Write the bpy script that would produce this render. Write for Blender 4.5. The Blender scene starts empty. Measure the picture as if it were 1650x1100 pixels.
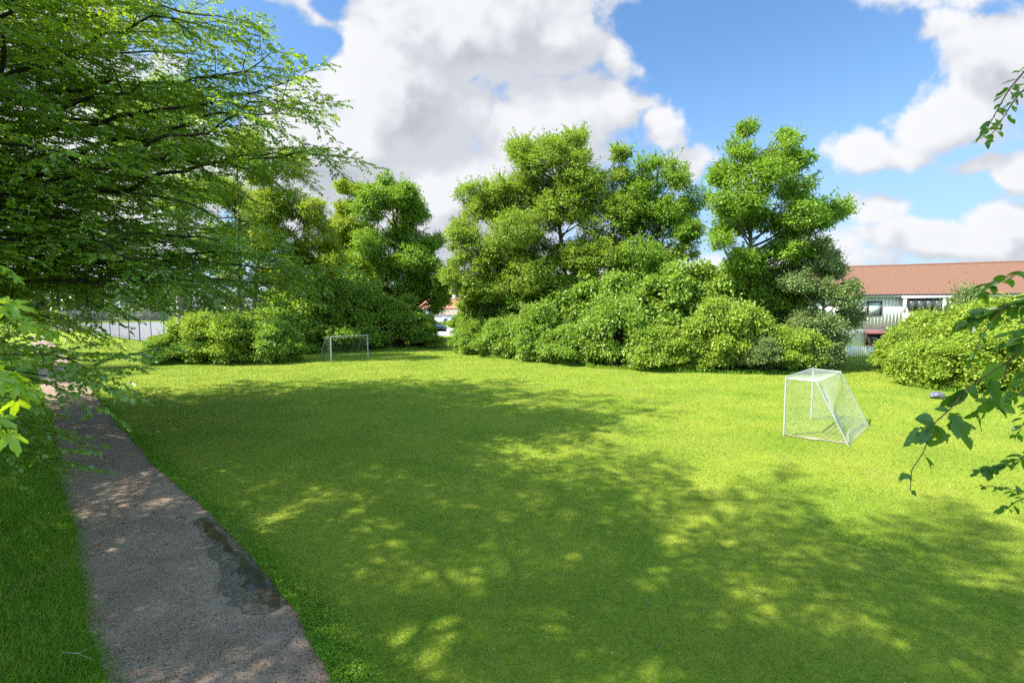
import bpy, math, random
import numpy as np
from mathutils import Vector
scene = bpy.context.scene
C = scene.collection
R = math.radians

# ------------------------------------------------------------------ camera
F, CX, CY, CAMH = 780.0, 825.0, 550.0, 4.37          # pixels of the 1650 px wide photograph
PITCH = math.atan(55.0 / F)
cd = bpy.data.cameras.new("camera"); cam = bpy.data.objects.new("camera", cd); C.objects.link(cam)
cam.location = (0, 0, CAMH); cam.rotation_euler = (math.pi/2 - PITCH, 0, 0)
cd.sensor_width = 36; cd.lens = F/1650*36; cd.clip_start = .05; cd.clip_end = 2500
scene.camera = cam

# ------------------------------------------------------------------ world, sun, exposure
SUN_EL = R(49); SUN_H = Vector((-.955, -.30, 0)).normalized()
SUN = Vector((SUN_H.x*math.cos(SUN_EL), SUN_H.y*math.cos(SUN_EL), math.sin(SUN_EL)))
sd = bpy.data.lights.new("sun", 'SUN'); so = bpy.data.objects.new("sun", sd); C.objects.link(so)
sd.energy = 4.8; sd.angle = R(.55); sd.color = (1, .93, .78)
so.rotation_euler = SUN.to_track_quat('Z', 'Y').to_euler(); so.location = (-30, -10, 40)
vs = scene.view_settings
vs.view_transform = 'Standard'; vs.look = 'None'; vs.exposure = 1.76; vs.gamma = 1.0; vs.use_curve_mapping = False
scene.render.engine = 'CYCLES'
cy = scene.cycles
cy.max_bounces = 5; cy.diffuse_bounces = 3; cy.glossy_bounces = 2; cy.transmission_bounces = 4
cy.transparent_max_bounces = 6; cy.caustics_reflective = False; cy.caustics_refractive = False
cy.use_denoising = False; cy.sample_clamp_indirect = 6

w = bpy.data.worlds.new("World"); scene.world = w; w.use_nodes = True; w.cycles.sampling_method = 'NONE'
nt = w.node_tree; nt.nodes.clear()
class G_:
    """small helper to write node maths"""
    def __init__(s, nt): s.nt = nt
    def n(s, t, **k):
        x = s.nt.nodes.new(t)
        for a, b in k.items(): setattr(x, a, b)
        return x
    def link(s, a, b): s.nt.links.new(a, b)
    def put(s, sock, v):
        if hasattr(v, 'is_linked') or hasattr(v, 'links'): s.link(v, sock)
        else: sock.default_value = v
    def m(s, op, a, b=0.0, c=None, clamp=False):
        x = s.n('ShaderNodeMath', operation=op, use_clamp=clamp)
        s.put(x.inputs[0], a); s.put(x.inputs[1], b)
        if c is not None: s.put(x.inputs[2], c)
        return x.outputs[0]
    def v(s, op, a, b=None):
        x = s.n('ShaderNodeVectorMath', operation=op); s.put(x.inputs[0], a)
        if b is not None: s.put(x.inputs[1], b)
        return x.outputs['Value'] if op in ('LENGTH', 'DOT_PRODUCT') else x.outputs[0]
    def sm(s, x, lo, hi):
        k = s.n('ShaderNodeMapRange', interpolation_type='SMOOTHSTEP')
        s.put(k.inputs['Value'], x); s.put(k.inputs['From Min'], lo); s.put(k.inputs['From Max'], hi)
        return k.outputs[0]
    def noise(s, vec, scale, detail=3, rough=.5, dist=0.0):
        k = s.n('ShaderNodeTexNoise'); s.put(k.inputs['Vector'], vec)
        k.inputs['Scale'].default_value = scale; k.inputs['Detail'].default_value = detail
        k.inputs['Roughness'].default_value = rough; k.inputs['Distortion'].default_value = dist
        return k.outputs['Fac']
    def mix(s, f, a, b):
        k = s.n('ShaderNodeMix', data_type='RGBA'); s.put(k.inputs[0], f)
        for q, c in ((6, a), (7, b)):
            if isinstance(c, tuple): c = (*c, 1)[:4]
            s.put(k.inputs[q], c)
        return k.outputs[2]
g = G_(nt)
out = g.n('ShaderNodeOutputWorld'); bg = g.n('ShaderNodeBackground'); g.link(bg.outputs[0], out.inputs[0])
sky = g.n('ShaderNodeTexSky', sky_type='NISHITA', sun_disc=False)
sky.sun_elevation = SUN_EL; sky.sun_rotation = math.atan2(SUN.x, SUN.y) % (2*math.pi)
sky.altitude = 50; sky.air_density = 1.0; sky.dust_density = .35; sky.ozone_density = 2.0
hs = g.n('ShaderNodeHueSaturation'); hs.inputs['Saturation'].default_value = 1.16; hs.inputs['Value'].default_value = .70
g.link(sky.outputs[0], hs.inputs['Color'])
tc = g.n('ShaderNodeTexCoord'); sep = g.n('ShaderNodeSeparateXYZ'); g.link(tc.outputs['Generated'], sep.inputs[0])
yy = g.m('MAXIMUM', sep.outputs[1], .06)
cb = g.n('ShaderNodeCombineXYZ'); g.link(g.m('DIVIDE', sep.outputs[0], yy), cb.inputs[0]); g.link(g.m('DIVIDE', sep.outputs[2], yy), cb.inputs[1])
UV = cb.outputs[0]                                     # position of the sky direction on a vault ahead (+Y)
CLOUDS = [(760,50,260,150,.62),(640,170,200,150,.65),(560,250,190,120,.6),(700,330,300,130,.6),(890,220,150,140,.55),(470,50,110,70,.40),(400,0,140,34,.34),
 (350,110,34,70,.35),(480,330,120,80,.5),(900,70,110,110,.5),(985,95,46,44,.34),(992,178,52,44,.45),(1060,208,44,42,.4),(1105,275,50,44,.36),(1035,170,40,20,.22),
 (1610,105,130,85,.6),(1520,185,120,70,.55),(1395,255,95,42,.5),(1650,50,70,60,.5),(1560,272,95,26,.42),(1650,285,90,40,.5),(1400,345,50,36,.4),(1530,392,220,40,.5),
 (1650,360,130,50,.5),(1250,420,260,36,.4),(950,440,300,30,.4),(1440,20,80,34,.22),(1535,20,60,46,.2),(1480,62,44,44,.2),(1163,152,24,36,.2),(1125,165,22,20,.13),(1620,5,60,18,.25),
 (180,260,260,300,.42),(60,60,200,120,.35)]
def cloud_density(uv, lite):
    acc = None
    warp = g.n('ShaderNodeTexNoise'); g.put(warp.inputs['Vector'], uv); warp.inputs['Scale'].default_value = 5.5; warp.inputs['Detail'].default_value = 1 if lite else 3
    wv = g.v('MULTIPLY', g.v('SUBTRACT', warp.outputs['Color'], (.5, .5, .5)), (.16, .12, 0))
    p = g.v('ADD', uv, wv)
    for (x, y, rx, ry, a) in CLOUDS:
        c = ((x-825)/F, (495-y)/F, 0)
        q = g.v('MULTIPLY', g.v('SUBTRACT', p, c), (F/rx, F/ry, 0))
        k = g.m('MULTIPLY', g.m('SUBTRACT', 1.0, g.v('LENGTH', q)), a)
        acc = k if acc is None else g.m('SMOOTH_MAX', acc, k, .06)
    for (x, y, rx, ry, a) in [(420,75,150,62,.95),(360,150,60,60,.5),(330,40,60,50,.4),(1250,110,190,150,.6),(1080,60,100,70,.4),(1180,330,110,60,.3),(560,15,50,26,.35)]:      # blue gaps
        q = g.v('MULTIPLY', g.v('SUBTRACT', p, ((x-825)/F, (495-y)/F, 0)), (F/rx, F/ry, 0))
        acc = g.m('SUBTRACT', acc, g.m('MULTIPLY', g.m('MAXIMUM', g.m('SUBTRACT', 1.0, g.v('LENGTH', q)), 0.0), a))
    fb = g.noise(uv, 5.2, 3 if lite else 8, .60, .15)
    return g.m('ADD', acc, g.m('MULTIPLY', g.m('SUBTRACT', fb, .5), 1.18))
d0 = cloud_density(UV, False)
d1 = cloud_density(g.v('ADD', UV, (-.045, .06, 0)), True)
alpha = g.sm(d0, -.02, .19)
lit = g.m('SUBTRACT', d0, d1)
shade = g.sm(lit, -.20, .22)
thick = g.sm(d0, .18, .62)
lum = g.m('SUBTRACT', g.m('ADD', .56, g.m('MULTIPLY', shade, .44)), g.m('MULTIPLY', g.m('MULTIPLY', thick, .30), g.m('SUBTRACT', 1.25, shade)))
ccol = g.mix(lum, (.36, .40, .48), (1.03, 1.03, 1.03))
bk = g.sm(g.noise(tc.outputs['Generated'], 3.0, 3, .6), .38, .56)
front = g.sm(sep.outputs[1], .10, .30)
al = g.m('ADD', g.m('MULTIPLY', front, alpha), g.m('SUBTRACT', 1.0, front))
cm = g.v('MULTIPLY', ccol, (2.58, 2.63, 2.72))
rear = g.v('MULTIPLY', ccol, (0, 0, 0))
back = g.mix(bk, (1.6, 3.9, 6.4), (4.2, 5.6, 6.0))     # unseen bright clouds added behind the viewpoint to lift light in the shade
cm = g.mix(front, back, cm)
low = g.m('MULTIPLY', g.sm(sep.outputs[2], .42, .03), .75)
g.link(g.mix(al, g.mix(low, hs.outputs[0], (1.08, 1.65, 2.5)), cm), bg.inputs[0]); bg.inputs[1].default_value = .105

# ------------------------------------------------------------------ pixel helpers (give world points at a chosen distance)
cp, sp = math.cos(PITCH), math.sin(PITCH)
def ray(px, py):
    a, b = (px-CX)/F, (CY-py)/F
    return np.array([a, cp + sp*b, -sp + cp*b])
def P(px, py, Y):
    d = ray(px, py); return np.array([0, 0, CAMH]) + d*(Y/d[1])
def Gd(px, py, z=0.0):
    d = ray(px, py); return np.array([0, 0, CAMH]) + d*((z-CAMH)/d[2])
def V3(p): return (float(p[0]), float(p[1]), float(p[2]))

# ------------------------------------------------------------------ materials
def new_mat(name):
    m = bpy.data.materials.new(name); m.use_nodes = True; m.node_tree.nodes.clear()
    q = G_(m.node_tree); o = q.n('ShaderNodeOutputMaterial'); return m, q, o
def attr(q, name):
    a = q.n('ShaderNodeAttribute', attribute_name=name); return a.outputs['Fac']
def pos(q): return q.n('ShaderNodeNewGeometry').outputs['Position']
def leaf_mat(name, a, b, tr, k=.38, gloss=.05, rough=.4):
    m, q, o = new_mat(name)
    col = q.mix(attr(q, 'tint'), a, b)
    d = q.n('ShaderNodeBsdfDiffuse'); q.link(col, d.inputs[0])
    t = q.n('ShaderNodeBsdfTranslucent'); q.put(t.inputs[0], q.mix(attr(q, 'tint'), tuple(x*.8 for x in tr), tr))
    mx = q.n('ShaderNodeMixShader'); mx.inputs[0].default_value = k; q.link(d.outputs[0], mx.inputs[1]); q.link(t.outputs[0], mx.inputs[2])
    gl = q.n('ShaderNodeBsdfGlossy'); gl.inputs['Roughness'].default_value = rough; gl.inputs[0].default_value = (.9, .95, 1, 1)
    m2 = q.n('ShaderNodeMixShader'); m2.inputs[0].default_value = gloss; q.link(mx.outputs[0], m2.inputs[1]); q.link(gl.outputs[0], m2.inputs[2])
    q.link(m2.outputs[0], o.inputs[0]); return m
def simple(name, col, rough=.6, spec=.4, metal=0, noise=None, bump=0):
    m, q, o = new_mat(name); b = q.n('ShaderNodeBsdfPrincipled'); q.link(b.outputs[0], o.inputs[0])
    b.inputs['Roughness'].default_value = rough; b.inputs['Specular IOR Level'].default_value = spec; b.inputs['Metallic'].default_value = metal
    if noise:
        sc, amt = noise; tcx = q.n('ShaderNodeTexCoord').outputs['Object']
        nf = q.noise(tcx, sc, 6, .62)
        q.link(q.mix(q.sm(nf, .3, .7), tuple(c*(1-amt) for c in col), tuple(min(1, c*(1+amt)) for c in col)), b.inputs[0])
        if bump:
            bp = q.n('ShaderNodeBump'); bp.inputs['Strength'].default_value = bump; bp.inputs['Distance'].default_value = .02
            q.link(nf, bp.inputs['Height']); q.link(bp.outputs[0], b.inputs['Normal'])
    else: b.inputs[0].default_value = (*col, 1)
    return m
M = {}
M['leaf_oak'] = leaf_mat('oak_leaf', (.120,.210,.020), (.240,.315,.040), (.29,.42,.03), .42, .016, .4)
M['leaf_maple'] = leaf_mat('maple_leaf', (.100,.215,.018), (.205,.310,.035), (.26,.42,.03), .42, .016, .4)
M['leaf_shrub'] = leaf_mat('shrub_leaf', (.115,.215,.024), (.245,.355,.060), (.27,.42,.035), .42, .016, .4)
M['leaf_lime'] = leaf_mat('bright_shrub_leaf', (.160,.250,.020), (.290,.385,.055), (.31,.44,.035), .42, .016, .4)
M['leaf_dark'] = leaf_mat('dark_shrub_leaf', (.120,.225,.025), (.235,.340,.050), (.28,.42,.03), .42, .016, .4)
M['leaf_pale'] = leaf_mat('pale_shrub_leaf', (.120,.190,.060), (.220,.290,.110), (.22,.30,.07), .42, .016, .4)
M['leaf_yellow'] = leaf_mat('yellow_tree_leaf', (.170,.240,.014), (.250,.310,.020), (.34,.44,.03), .42, .016, .4)
M['leaf_beech'] = leaf_mat('beech_leaf', (.080,.185,.018), (.165,.275,.028), (.36,.52,.02), .42, .05, .36)
M['leaf_hazel'] = leaf_mat('hazel_leaf', (.040,.110,.016), (.080,.170,.022), (.19,.38,.015), .46, .025, .36)
M['leaf_sunlit'] = leaf_mat('sunlit_maple_leaf', (.150,.290,.012), (.250,.390,.018), (.38,.54,.015), .5, .04)  # base colour lightened and yellowed to stand in for sun through shaded leaves
M['leaf_far'] = leaf_mat('far_wood_leaf', (.045,.080,.022), (.080,.120,.030), (.10,.16,.03))
M['bark'] = simple('bark', (.085,.070,.055), .9, .2, noise=(9, .45), bump=.6)
M['bark_pale'] = simple('pale_bark', (.19,.175,.14), .9, .2, noise=(7, .5), bump=.5)
M['bark_dark'] = simple('dark_bark', (.035,.030,.026), .9, .2, noise=(9, .4), bump=.5)
M['twig'] = simple('twig_bark', (.13,.085,.055), .8, .25, noise=(30, .3))
M['white_metal'] = simple('white_metal', (.26,.29,.32), .45, .5, noise=(5, .1))
M['net'] = simple('net_cord', (.36,.40,.38), .9, .1)
M['grey_metal'] = simple('grey_metal', (.16,.18,.17), .5, .4)
M['net_green'] = simple('green_net_cord', (.09,.14,.07), .9, .1)
M['white_paint'] = simple('white_paint', (.78,.78,.79), .6, .4, noise=(3, .05))
M['dark_metal'] = simple('dark_green_metal', (.025,.045,.042), .5, .4)

# ------------------------------------------------------------------ mesh builder
class Geo:
    def __init__(s): s.V=[]; s.T=[]; s.Q=[]; s.tt=[]; s.tq=[]; s.n=0
    def add(s, V, T=None, Q=None, tint=None):
        V = np.asarray(V, float).reshape(-1, 3)
        if T is not None and len(T):
            T = np.asarray(T, np.int64).reshape(-1, 3); s.T.append(T+s.n); s.tt.append(np.broadcast_to(.5 if tint is None else tint, (len(T),)) if np.ndim(tint)==0 or tint is None else np.asarray(tint))
        if Q is not None and len(Q):
            Q = np.asarray(Q, np.int64).reshape(-1, 4); s.Q.append(Q+s.n); s.tq.append(np.broadcast_to(.5 if tint is None else tint, (len(Q),)) if np.ndim(tint)==0 or tint is None else np.asarray(tint))
        s.V.append(V); s.n += len(V)
    def box(s, c, size, ax=None):
        """box centred at c, size along the axes ax (3x3 rows)"""
        c = np.asarray(c, float); h = np.asarray(size, float)/2; A = np.eye(3) if ax is None else np.asarray(ax, float)
        k = np.array([[x,y,z] for x in (-1,1) for y in (-1,1) for z in (-1,1)], float)*h
        s.add(c + k@A, Q=[[0,1,3,2],[4,6,7,5],[0,4,5,1],[2,3,7,6],[0,2,6,4],[1,5,7,3]])
    def tube(s, pts, rad, sides=6, cap=False):
        p = np.asarray(pts, float); n = len(p); r = np.broadcast_to(np.asarray(rad, float), (n,))
        t = np.gradient(p, axis=0); t /= np.linalg.norm(t, axis=1, keepdims=True)+1e-9
        ref = np.array([0,0,1.]) if abs(t[:,2]).mean() < .8 else np.array([1.,0,0])
        u = np.cross(t, ref); u /= np.linalg.norm(u, axis=1, keepdims=True)+1e-9; v = np.cross(t, u)
        a = np.arange(sides)*2*math.pi/sides
        ring = p[:,None] + r[:,None,None]*(np.cos(a)[None,:,None]*u[:,None] + np.sin(a)[None,:,None]*v[:,None])
        i = np.arange(n-1)[:,None]*sides; j = np.arange(sides)[None]; k = (j+1)%sides
        Q = np.stack([i+j, i+k, i+sides+k, i+sides+j], -1).reshape(-1, 4)
        s.add(ring.reshape(-1,3), Q=Q)
        if cap and sides == 4: s.add(np.concatenate([ring[0], ring[-1]]), Q=[[3,2,1,0],[4,5,6,7]])
        elif cap: 
            m = len(ring[0]); s.add(np.concatenate([ring[0],[p[0]],ring[-1],[p[-1]]]), T=[[(x+1)%m,x,m] for x in range(m)]+[[m+1+x,m+1+(x+1)%m,2*m+1] for x in range(m)])
    def build(s, name, mat, parent=None, smooth=False, loc=None):
        me = bpy.data.meshes.new(name)
        V = np.concatenate(s.V)
        if loc is not None: V = V - np.asarray(loc)
        T = np.concatenate(s.T) if s.T else np.zeros((0,3), np.int64); Q = np.concatenate(s.Q) if s.Q else np.zeros((0,4), np.int64)
        nT, nQ = len(T), len(Q)
        me.vertices.add(len(V)); me.vertices.foreach_set('co', V.astype(np.float32).ravel())
        me.loops.add(nT*3+nQ*4); me.loops.foreach_set('vertex_index', np.concatenate([T.ravel(), Q.ravel()]).astype(np.int32))
        me.polygons.add(nT+nQ)
        me.polygons.foreach_set('loop_start', np.concatenate([np.arange(nT)*3, nT*3+np.arange(nQ)*4]).astype(np.int32))
        me.update(calc_edges=True)
        tint = np.concatenate([*(s.tt or [np.zeros(0)]), *(s.tq or [np.zeros(0)])]).astype(np.float32)
        at = me.attributes.new('tint', 'FLOAT', 'FACE'); at.data.foreach_set('value', tint)
        if smooth: me.polygons.foreach_set('use_smooth', np.ones(nT+nQ, bool))
        me.materials.append(mat)
        o = bpy.data.objects.new(name, me); C.objects.link(o)
        if parent is not None: o.parent = parent
        elif loc is not None: o.location = V3(loc)
        return o
def tag(o, label=None, cat=None, group=None, kind=None):
    if label: o['label'] = label
    if cat: o['category'] = cat
    if group: o['group'] = group
    if kind: o['kind'] = kind
    return o
def thing(name, label, cat, loc, group=None, rz=0):
    o = bpy.data.objects.new(name, None); C.objects.link(o); o.location = V3(loc); o.rotation_euler = (0, 0, rz); o.empty_display_size = .3
    return tag(o, label, cat, group)
def copy_thing(src, loc, rz, sc, label, group=None):
    c = src.copy(); C.objects.link(c); c.location = V3(loc); c.rotation_euler = (0, 0, rz); c.scale = sc; c['label'] = label
    if group: c['group'] = group
    for ch in list(src.children):
        k = ch.copy(); C.objects.link(k); k.parent = c
    return c
def unit(v): return v/(np.linalg.norm(v, axis=-1, keepdims=True)+1e-9)

def leaves(geo, B, A, N, L, W, tint, kind='diamond', fold=.25):
    """leaves with base B, axis A, normal N, length L, width W (all per leaf)"""
    n = len(B); A = unit(A); N = unit(N - A*np.sum(N*A, 1, keepdims=True)); S = np.cross(A, N)
    L = np.broadcast_to(L, (n,))[:,None]; W = np.broadcast_to(W, (n,))[:,None]
    if kind == 'diamond':
        V = np.stack([B, B+A*L*.48+S*W*.5+N*W*fold, B+A*L, B+A*L*.48-S*W*.5+N*W*fold], 1)
        i = np.arange(n)[:,None]*4
        T = np.concatenate([i+np.array([[0,1,2]]), i+np.array([[0,2,3]])], 0)
        geo.add(V.reshape(-1,3), T=T, tint=np.concatenate([tint, tint]))
    else:
        V = np.stack([B, B+A*L*.3+S*W*.48+N*W*fold, B+A*L*.68+S*W*.42+N*W*fold*.7, B+A*L-N*W*.12, B+A*L*.68-S*W*.42+N*W*fold*.7, B+A*L*.3-S*W*.48+N*W*fold], 1)
        i = np.arange(n)[:,None]*6
        Q = np.concatenate([i+np.array([[0,1,2,3]]), i+np.array([[3,4,5,0]])], 0)
        geo.add(V.reshape(-1,3), Q=Q, tint=np.concatenate([tint, tint]))

def bez(a, b, c, n):
    t = np.linspace(0, 1, n)[:,None]; return (1-t)**2*a + 2*t*(1-t)*b + t*t*c

def lobe_leaves(rg, geo, wood, c, r, nt, nl, size, flat=.8, cl=.24, wr=.008, sparse=1.0, up=.9, tb=0.0):
    """a leafy clump: twigs from the clump's middle to clusters of leaves near its skin"""
    d = unit(rg.normal(size=(nt,3))); rr = r*(.35+.72*rg.random(nt)**.55)
    tips = c + d*rr[:,None]*np.array([1,1,flat])
    for k in range(0, nt, 3):
        mid = (c+tips[k])/2 + rg.normal(size=3)*r*.08
        wood.tube([c, mid, tips[k]], [wr*2.0, wr*1.4, wr*.6], 3)
    n = nt*nl
    ti = np.repeat(np.arange(nt), nl)
    off = rg.normal(size=(n,3))*np.array([cl,cl,cl*.62])*(.7+.6*rg.random(nt)[ti])[:,None]
    B = tips[ti] + off
    A = unit(off)*.7 + d[ti]*.5 + rg.normal(size=(n,3))*.45 + np.array([0,0,-.25])
    N = np.array([0,0,up]) + d[ti]*.45 + rg.normal(size=(n,3))*.5
    L = size*(.65+.7*rg.random(n))
    tint = np.clip(.5 + tb + (rg.random(nt)[ti]-.5)*.6 + (rg.random(n)-.5)*.7, 0, 1)
    leaves(geo, B, A, N, L, L*.72, tint)

def shoots(rg, geo, wood, c, r, n, size):
    for _ in range(n):
        d = unit(rg.normal(size=3)*np.array([1,1,.6])+np.array([0,0,.75])); s = c+d*r*.7; t = c+d*r*(1.15+.6*rg.random())+np.array([0,0,.12])
        wood.tube([c, s, t], [.012,.008,.003], 3); m_ = 26; f = rg.random(m_)[:,None]
        leaves(geo, s+(t-s)*f+rg.normal(size=(m_,3))*.07, rg.normal(size=(m_,3))+d*.7, np.array([0,0,1.])+rg.normal(size=(m_,3))*.6, size*(.6+.6*rg.random(m_)), size*.66, np.clip(.6+rg.normal(size=m_)*.2, 0, 1))

def trunk_line(rg, base, top, n, wob):
    t = np.linspace(0, 1, n)[:,None]; p = base*(1-t)+top*t
    p[1:-1,:2] += rg.normal(size=(n-2,2))*wob; return p

def make_tree(name, label, base, top, tr, lobes, leaf, bark, seed, nt=64, nl=26, size=.16, group=None, flat=.72, cl=.21, cat='tree', fork=.3):
    """lobes: (centre xyz, radius) world; trunk from base to top"""
    rg = np.random.default_rng(seed); base = np.asarray(base, float); top = np.asarray(top, float)
    root = thing(name, label, cat, base, group)
    wood, cr = Geo(), Geo()
    tl = trunk_line(rg, base - np.array([0,0,.1]), top, 9, tr*.6)
    rad = tr*(1-np.linspace(0,1,9))**.75 + .02; rad[0] *= 1.35
    wood.tube(tl, rad, 9)
    H = top[2]-base[2]
    for c, r in lobes:
        c = np.asarray(c, float)
        hd = np.linalg.norm(c[:2]-(base+top)[:2]/2)
        z0 = np.clip(c[2] - .55*hd - r*.6, base[2]+H*fork*.6, top[2]-.3)
        f = (z0-base[2])/H*8; i = int(min(f, 7)); s = tl[i]+(tl[i+1]-tl[i])*(f-i)
        mid = (s+c)/2; mid[2] -= .12*np.linalg.norm(c-s); mid += rg.normal(size=3)*.12
        ln = np.linalg.norm(c-s); r0 = min(tr*.5, .022+.017*ln)
        wood.tube(bez(s, mid, c, 7), np.linspace(r0, .014, 7), 5)
        k = max(10, int(nt*(r/1.3)**1.7))
        r *= .9; lobe_leaves(rg, cr, wood, c, r, k, nl, size, flat, cl, tb=(rg.random()-.5)*.3)
        shoots(rg, cr, wood, c, r, 8, size)
    wood.build('trunk', bark, root, True, loc=base); cr.build('crown', leaf, root, loc=base)
    return root
def circ(rg, items, Y, depth, n=3):
    out = []
    for (x, y, r) in items:
        for k in range(n):
            yy = Y + (rg.random()-.5)*2*depth
            p = P(x + rg.normal()*r*.42, y + rg.normal()*r*.34, yy); out.append((p, r/F*Y*(.48+.55*rg.random())))
    return out

# ------------------------------------------------------------------ ground
def edge(y, ph): return .10*np.sin(y*1.3+ph)+.06*np.sin(y*3.1+ph*2)+.035*np.sin(y*7.7+ph*3)
RY = [3, 5.35, 5.98, 6.6, 7.57, 9.34, 10.2, 11.7, 13.4, 18, 40, 90]; RD = [-.34, -.27, -.20, -.01, .13, .11, .01, -.13, -.27, -.36, -.35, -.35]
def redge(y): return np.interp(y, RY, RD)+.32*edge(y, .4)
def ledge(y): return -2.97+.5*edge(y, 2.1)
def path_d(x, y): return x + 1.005*(y-5.63) + 2.06      # 0 near the right edge
def on_path(x, y, mrg=0.0):
    d = path_d(x, y); return (d < redge(y)-mrg) & (d > ledge(y)+mrg)

m, q, o = new_mat('lawn_ground'); b = q.n('ShaderNodeBsdfPrincipled'); q.link(b.outputs[0], o.inputs[0]); b.inputs['Roughness'].default_value = .9; b.inputs['Specular IOR Level'].default_value = .1
p_ = pos(q); big = q.sm(q.noise(p_, .35, 4, .6), .32, .68); fine = q.noise(p_, 14, 5, .7)
c1 = q.mix(big, (.085,.150,.008), (.150,.190,.014)); c2 = q.mix(q.sm(fine, .35, .7), c1, (.170,.205,.026))
q.link(q.mix(q.sm(q.noise(p_, 3.1, 5, .65), .55, .75), c2, (.085,.140,.012)), b.inputs[0])
bp = q.n('ShaderNodeBump'); bp.inputs['Strength'].default_value = .5; bp.inputs['Distance'].default_value = .04; q.link(fine, bp.inputs['Height']); q.link(bp.outputs[0], b.inputs['Normal'])
M['lawn'] = m
ge = Geo(); xs = np.concatenate([np.linspace(-900,-60,8), np.linspace(-58,58,117), np.linspace(60,900,8)]); ys = np.concatenate([np.linspace(-300,-22,6), np.linspace(-20,80,101), np.linspace(90,1400,12)])
X, Y_ = np.meshgrid(xs, ys); nx = len(xs)
i = (np.arange(len(ys)-1)[:,None]*nx + np.arange(nx-1)[None]).ravel()
ge.add(np.stack([X, Y_, np.zeros_like(X)], -1).reshape(-1,3), Q=np.stack([i, i+1, i+nx+1, i+nx], -1))
tag(ge.build('lawn', M['lawn'], smooth=True), 'mown lawn of the small football field', kind='structure')

# path
m, q, o = new_mat('gravel_path'); b = q.n('ShaderNodeBsdfPrincipled'); q.link(b.outputs[0], o.inputs[0]); b.inputs['Roughness'].default_value = .92; b.inputs['Specular IOR Level'].default_value = .15
p_ = pos(q); f1 = q.noise(p_, 1.1, 4, .6); f2 = q.noise(p_, 55, 6, .8); f3 = q.noise(p_, 7, 5, .7)
c = q.mix(q.sm(f1, .38, .62), (.205,.152,.124), (.155,.102,.078)); c = q.mix(q.sm(f3, .5, .7), c, (.105,.072,.056))
c = q.mix(q.sm(f2, .50, .62), c, (.33,.265,.225)); c = q.mix(q.sm(q.noise(p_, 38, 4, .7), .60, .66), c, (.022,.016,.012))
q.link(c, b.inputs[0]); bp = q.n('ShaderNodeBump'); bp.inputs['Strength'].default_value = .7; bp.inputs['Distance'].default_value = .02; q.link(f2, bp.inputs['Height']); q.link(bp.outputs[0], b.inputs['Normal'])
M['path'] = m
ge = Geo(); ys = np.concatenate([np.arange(-14, 20, .12), np.arange(20, 74, .5)]); cols = 26
u = np.linspace(0, 1, cols)
rgp = np.random.default_rng(3)
x0 = -2.06-1.005*(ys-5.63); el = x0+ledge(ys); er = x0+redge(ys)
PX = el[:,None]*(1-u)+er[:,None]*u; PY = np.repeat(ys[:,None], cols, 1)
def lump(x, y): return .25*np.sin(x*43+y*17)*np.sin(y*39-x*13) + .5*np.sin(x*3.1+1.3*np.sin(y*1.7))*np.sin(y*2.7+np.sin(x*2.2)) + .3*np.sin(x*8.3+y*5.1)*np.sin(y*9.2-x*3.3) + .2*np.sin(x*19+y*7)*np.sin(y*21-x*5)
def path_z(u, x, y): return .006 + .038*np.sin(np.pi*np.clip(u,0,1))**.8*(1.05-.55*u) + .010*(.5+.5*lump(x, y))*np.minimum(1, np.minimum(u, 1-u)*8)
PZ = path_z(u[None], PX, PY)
i = (np.arange(len(ys)-1)[:,None]*cols + np.arange(cols-1)[None]).ravel()
ge.add(np.stack([PX,PY,PZ],-1).reshape(-1,3), Q=np.stack([i, i+1, i+cols+1, i+cols],-1))
tag(ge.build('path', M['path'], smooth=True), 'grey brown gravel footpath beside the lawn', kind='structure')

# puddle with its wet mud
m, q, o = new_mat('puddle_water'); b = q.n('ShaderNodeBsdfPrincipled'); q.link(b.outputs[0], o.inputs[0]); b.inputs['Roughness'].default_value = .03; b.inputs['Base Color'].default_value = (.045,.035,.022,1); b.inputs['IOR'].default_value = 1.33
bp = q.n('ShaderNodeBump'); bp.inputs['Strength'].default_value = .08; bp.inputs['Distance'].default_value = .01; q.link(q.noise(pos(q), 9, 3), bp.inputs['Height']); q.link(bp.outputs[0], b.inputs['Normal']); M['water'] = m
M['mud'] = simple('wet_mud', (.085,.070,.058), .5, .4, noise=(18, .5), bump=.9)
ctr = [Gd(*a) for a in ((324,836),(350,872),(384,914),(408,946),(428,966),(444,984))]; wid = [.10,.20,.26,.34,.36,.10]
def ribbon(ctr, wid, z, n, jit, seed, across=8):
    rg = np.random.default_rng(seed); ker = np.array([1,2,3,4,3,2,1])/16*1.6; c = np.asarray(ctr); t = np.linspace(0, len(c)-1, n)
    cc = np.stack([np.interp(t, range(len(c)), c[:,k]) for k in range(3)], -1); ww = np.interp(t, range(len(c)), wid)
    tg = unit(np.gradient(cc, axis=0)); nn = np.stack([tg[:,1], -tg[:,0], tg[:,2]*0], -1)
    jl = 1+jit*np.convolve(rg.normal(size=n), ker, 'same'); jr = 1+jit*np.convolve(rg.normal(size=n), ker, 'same')
    v = np.linspace(-1, 1, across); 
    pts = cc[:,None] + nn[:,None]*(ww[:,None]*np.where(v[None]<0, jl[:,None], jr[:,None])*v[None])[:,:,None]; pts[:,:,2] = z
    ge = Geo(); i = (np.arange(n-1)[:,None]*across+np.arange(across-1)[None]).ravel()
    return ge, pts, np.stack([i, i+1, i+across+1, i+across], -1)
ge, pts, Q = ribbon(ctr, [x*1.0+.05 for x in wid], 0, 70, .22, 5, 14)
uu = (path_d(pts[:,:,0],pts[:,:,1])-ledge(pts[:,:,1]))/(redge(pts[:,:,1])-ledge(pts[:,:,1]))
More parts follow.
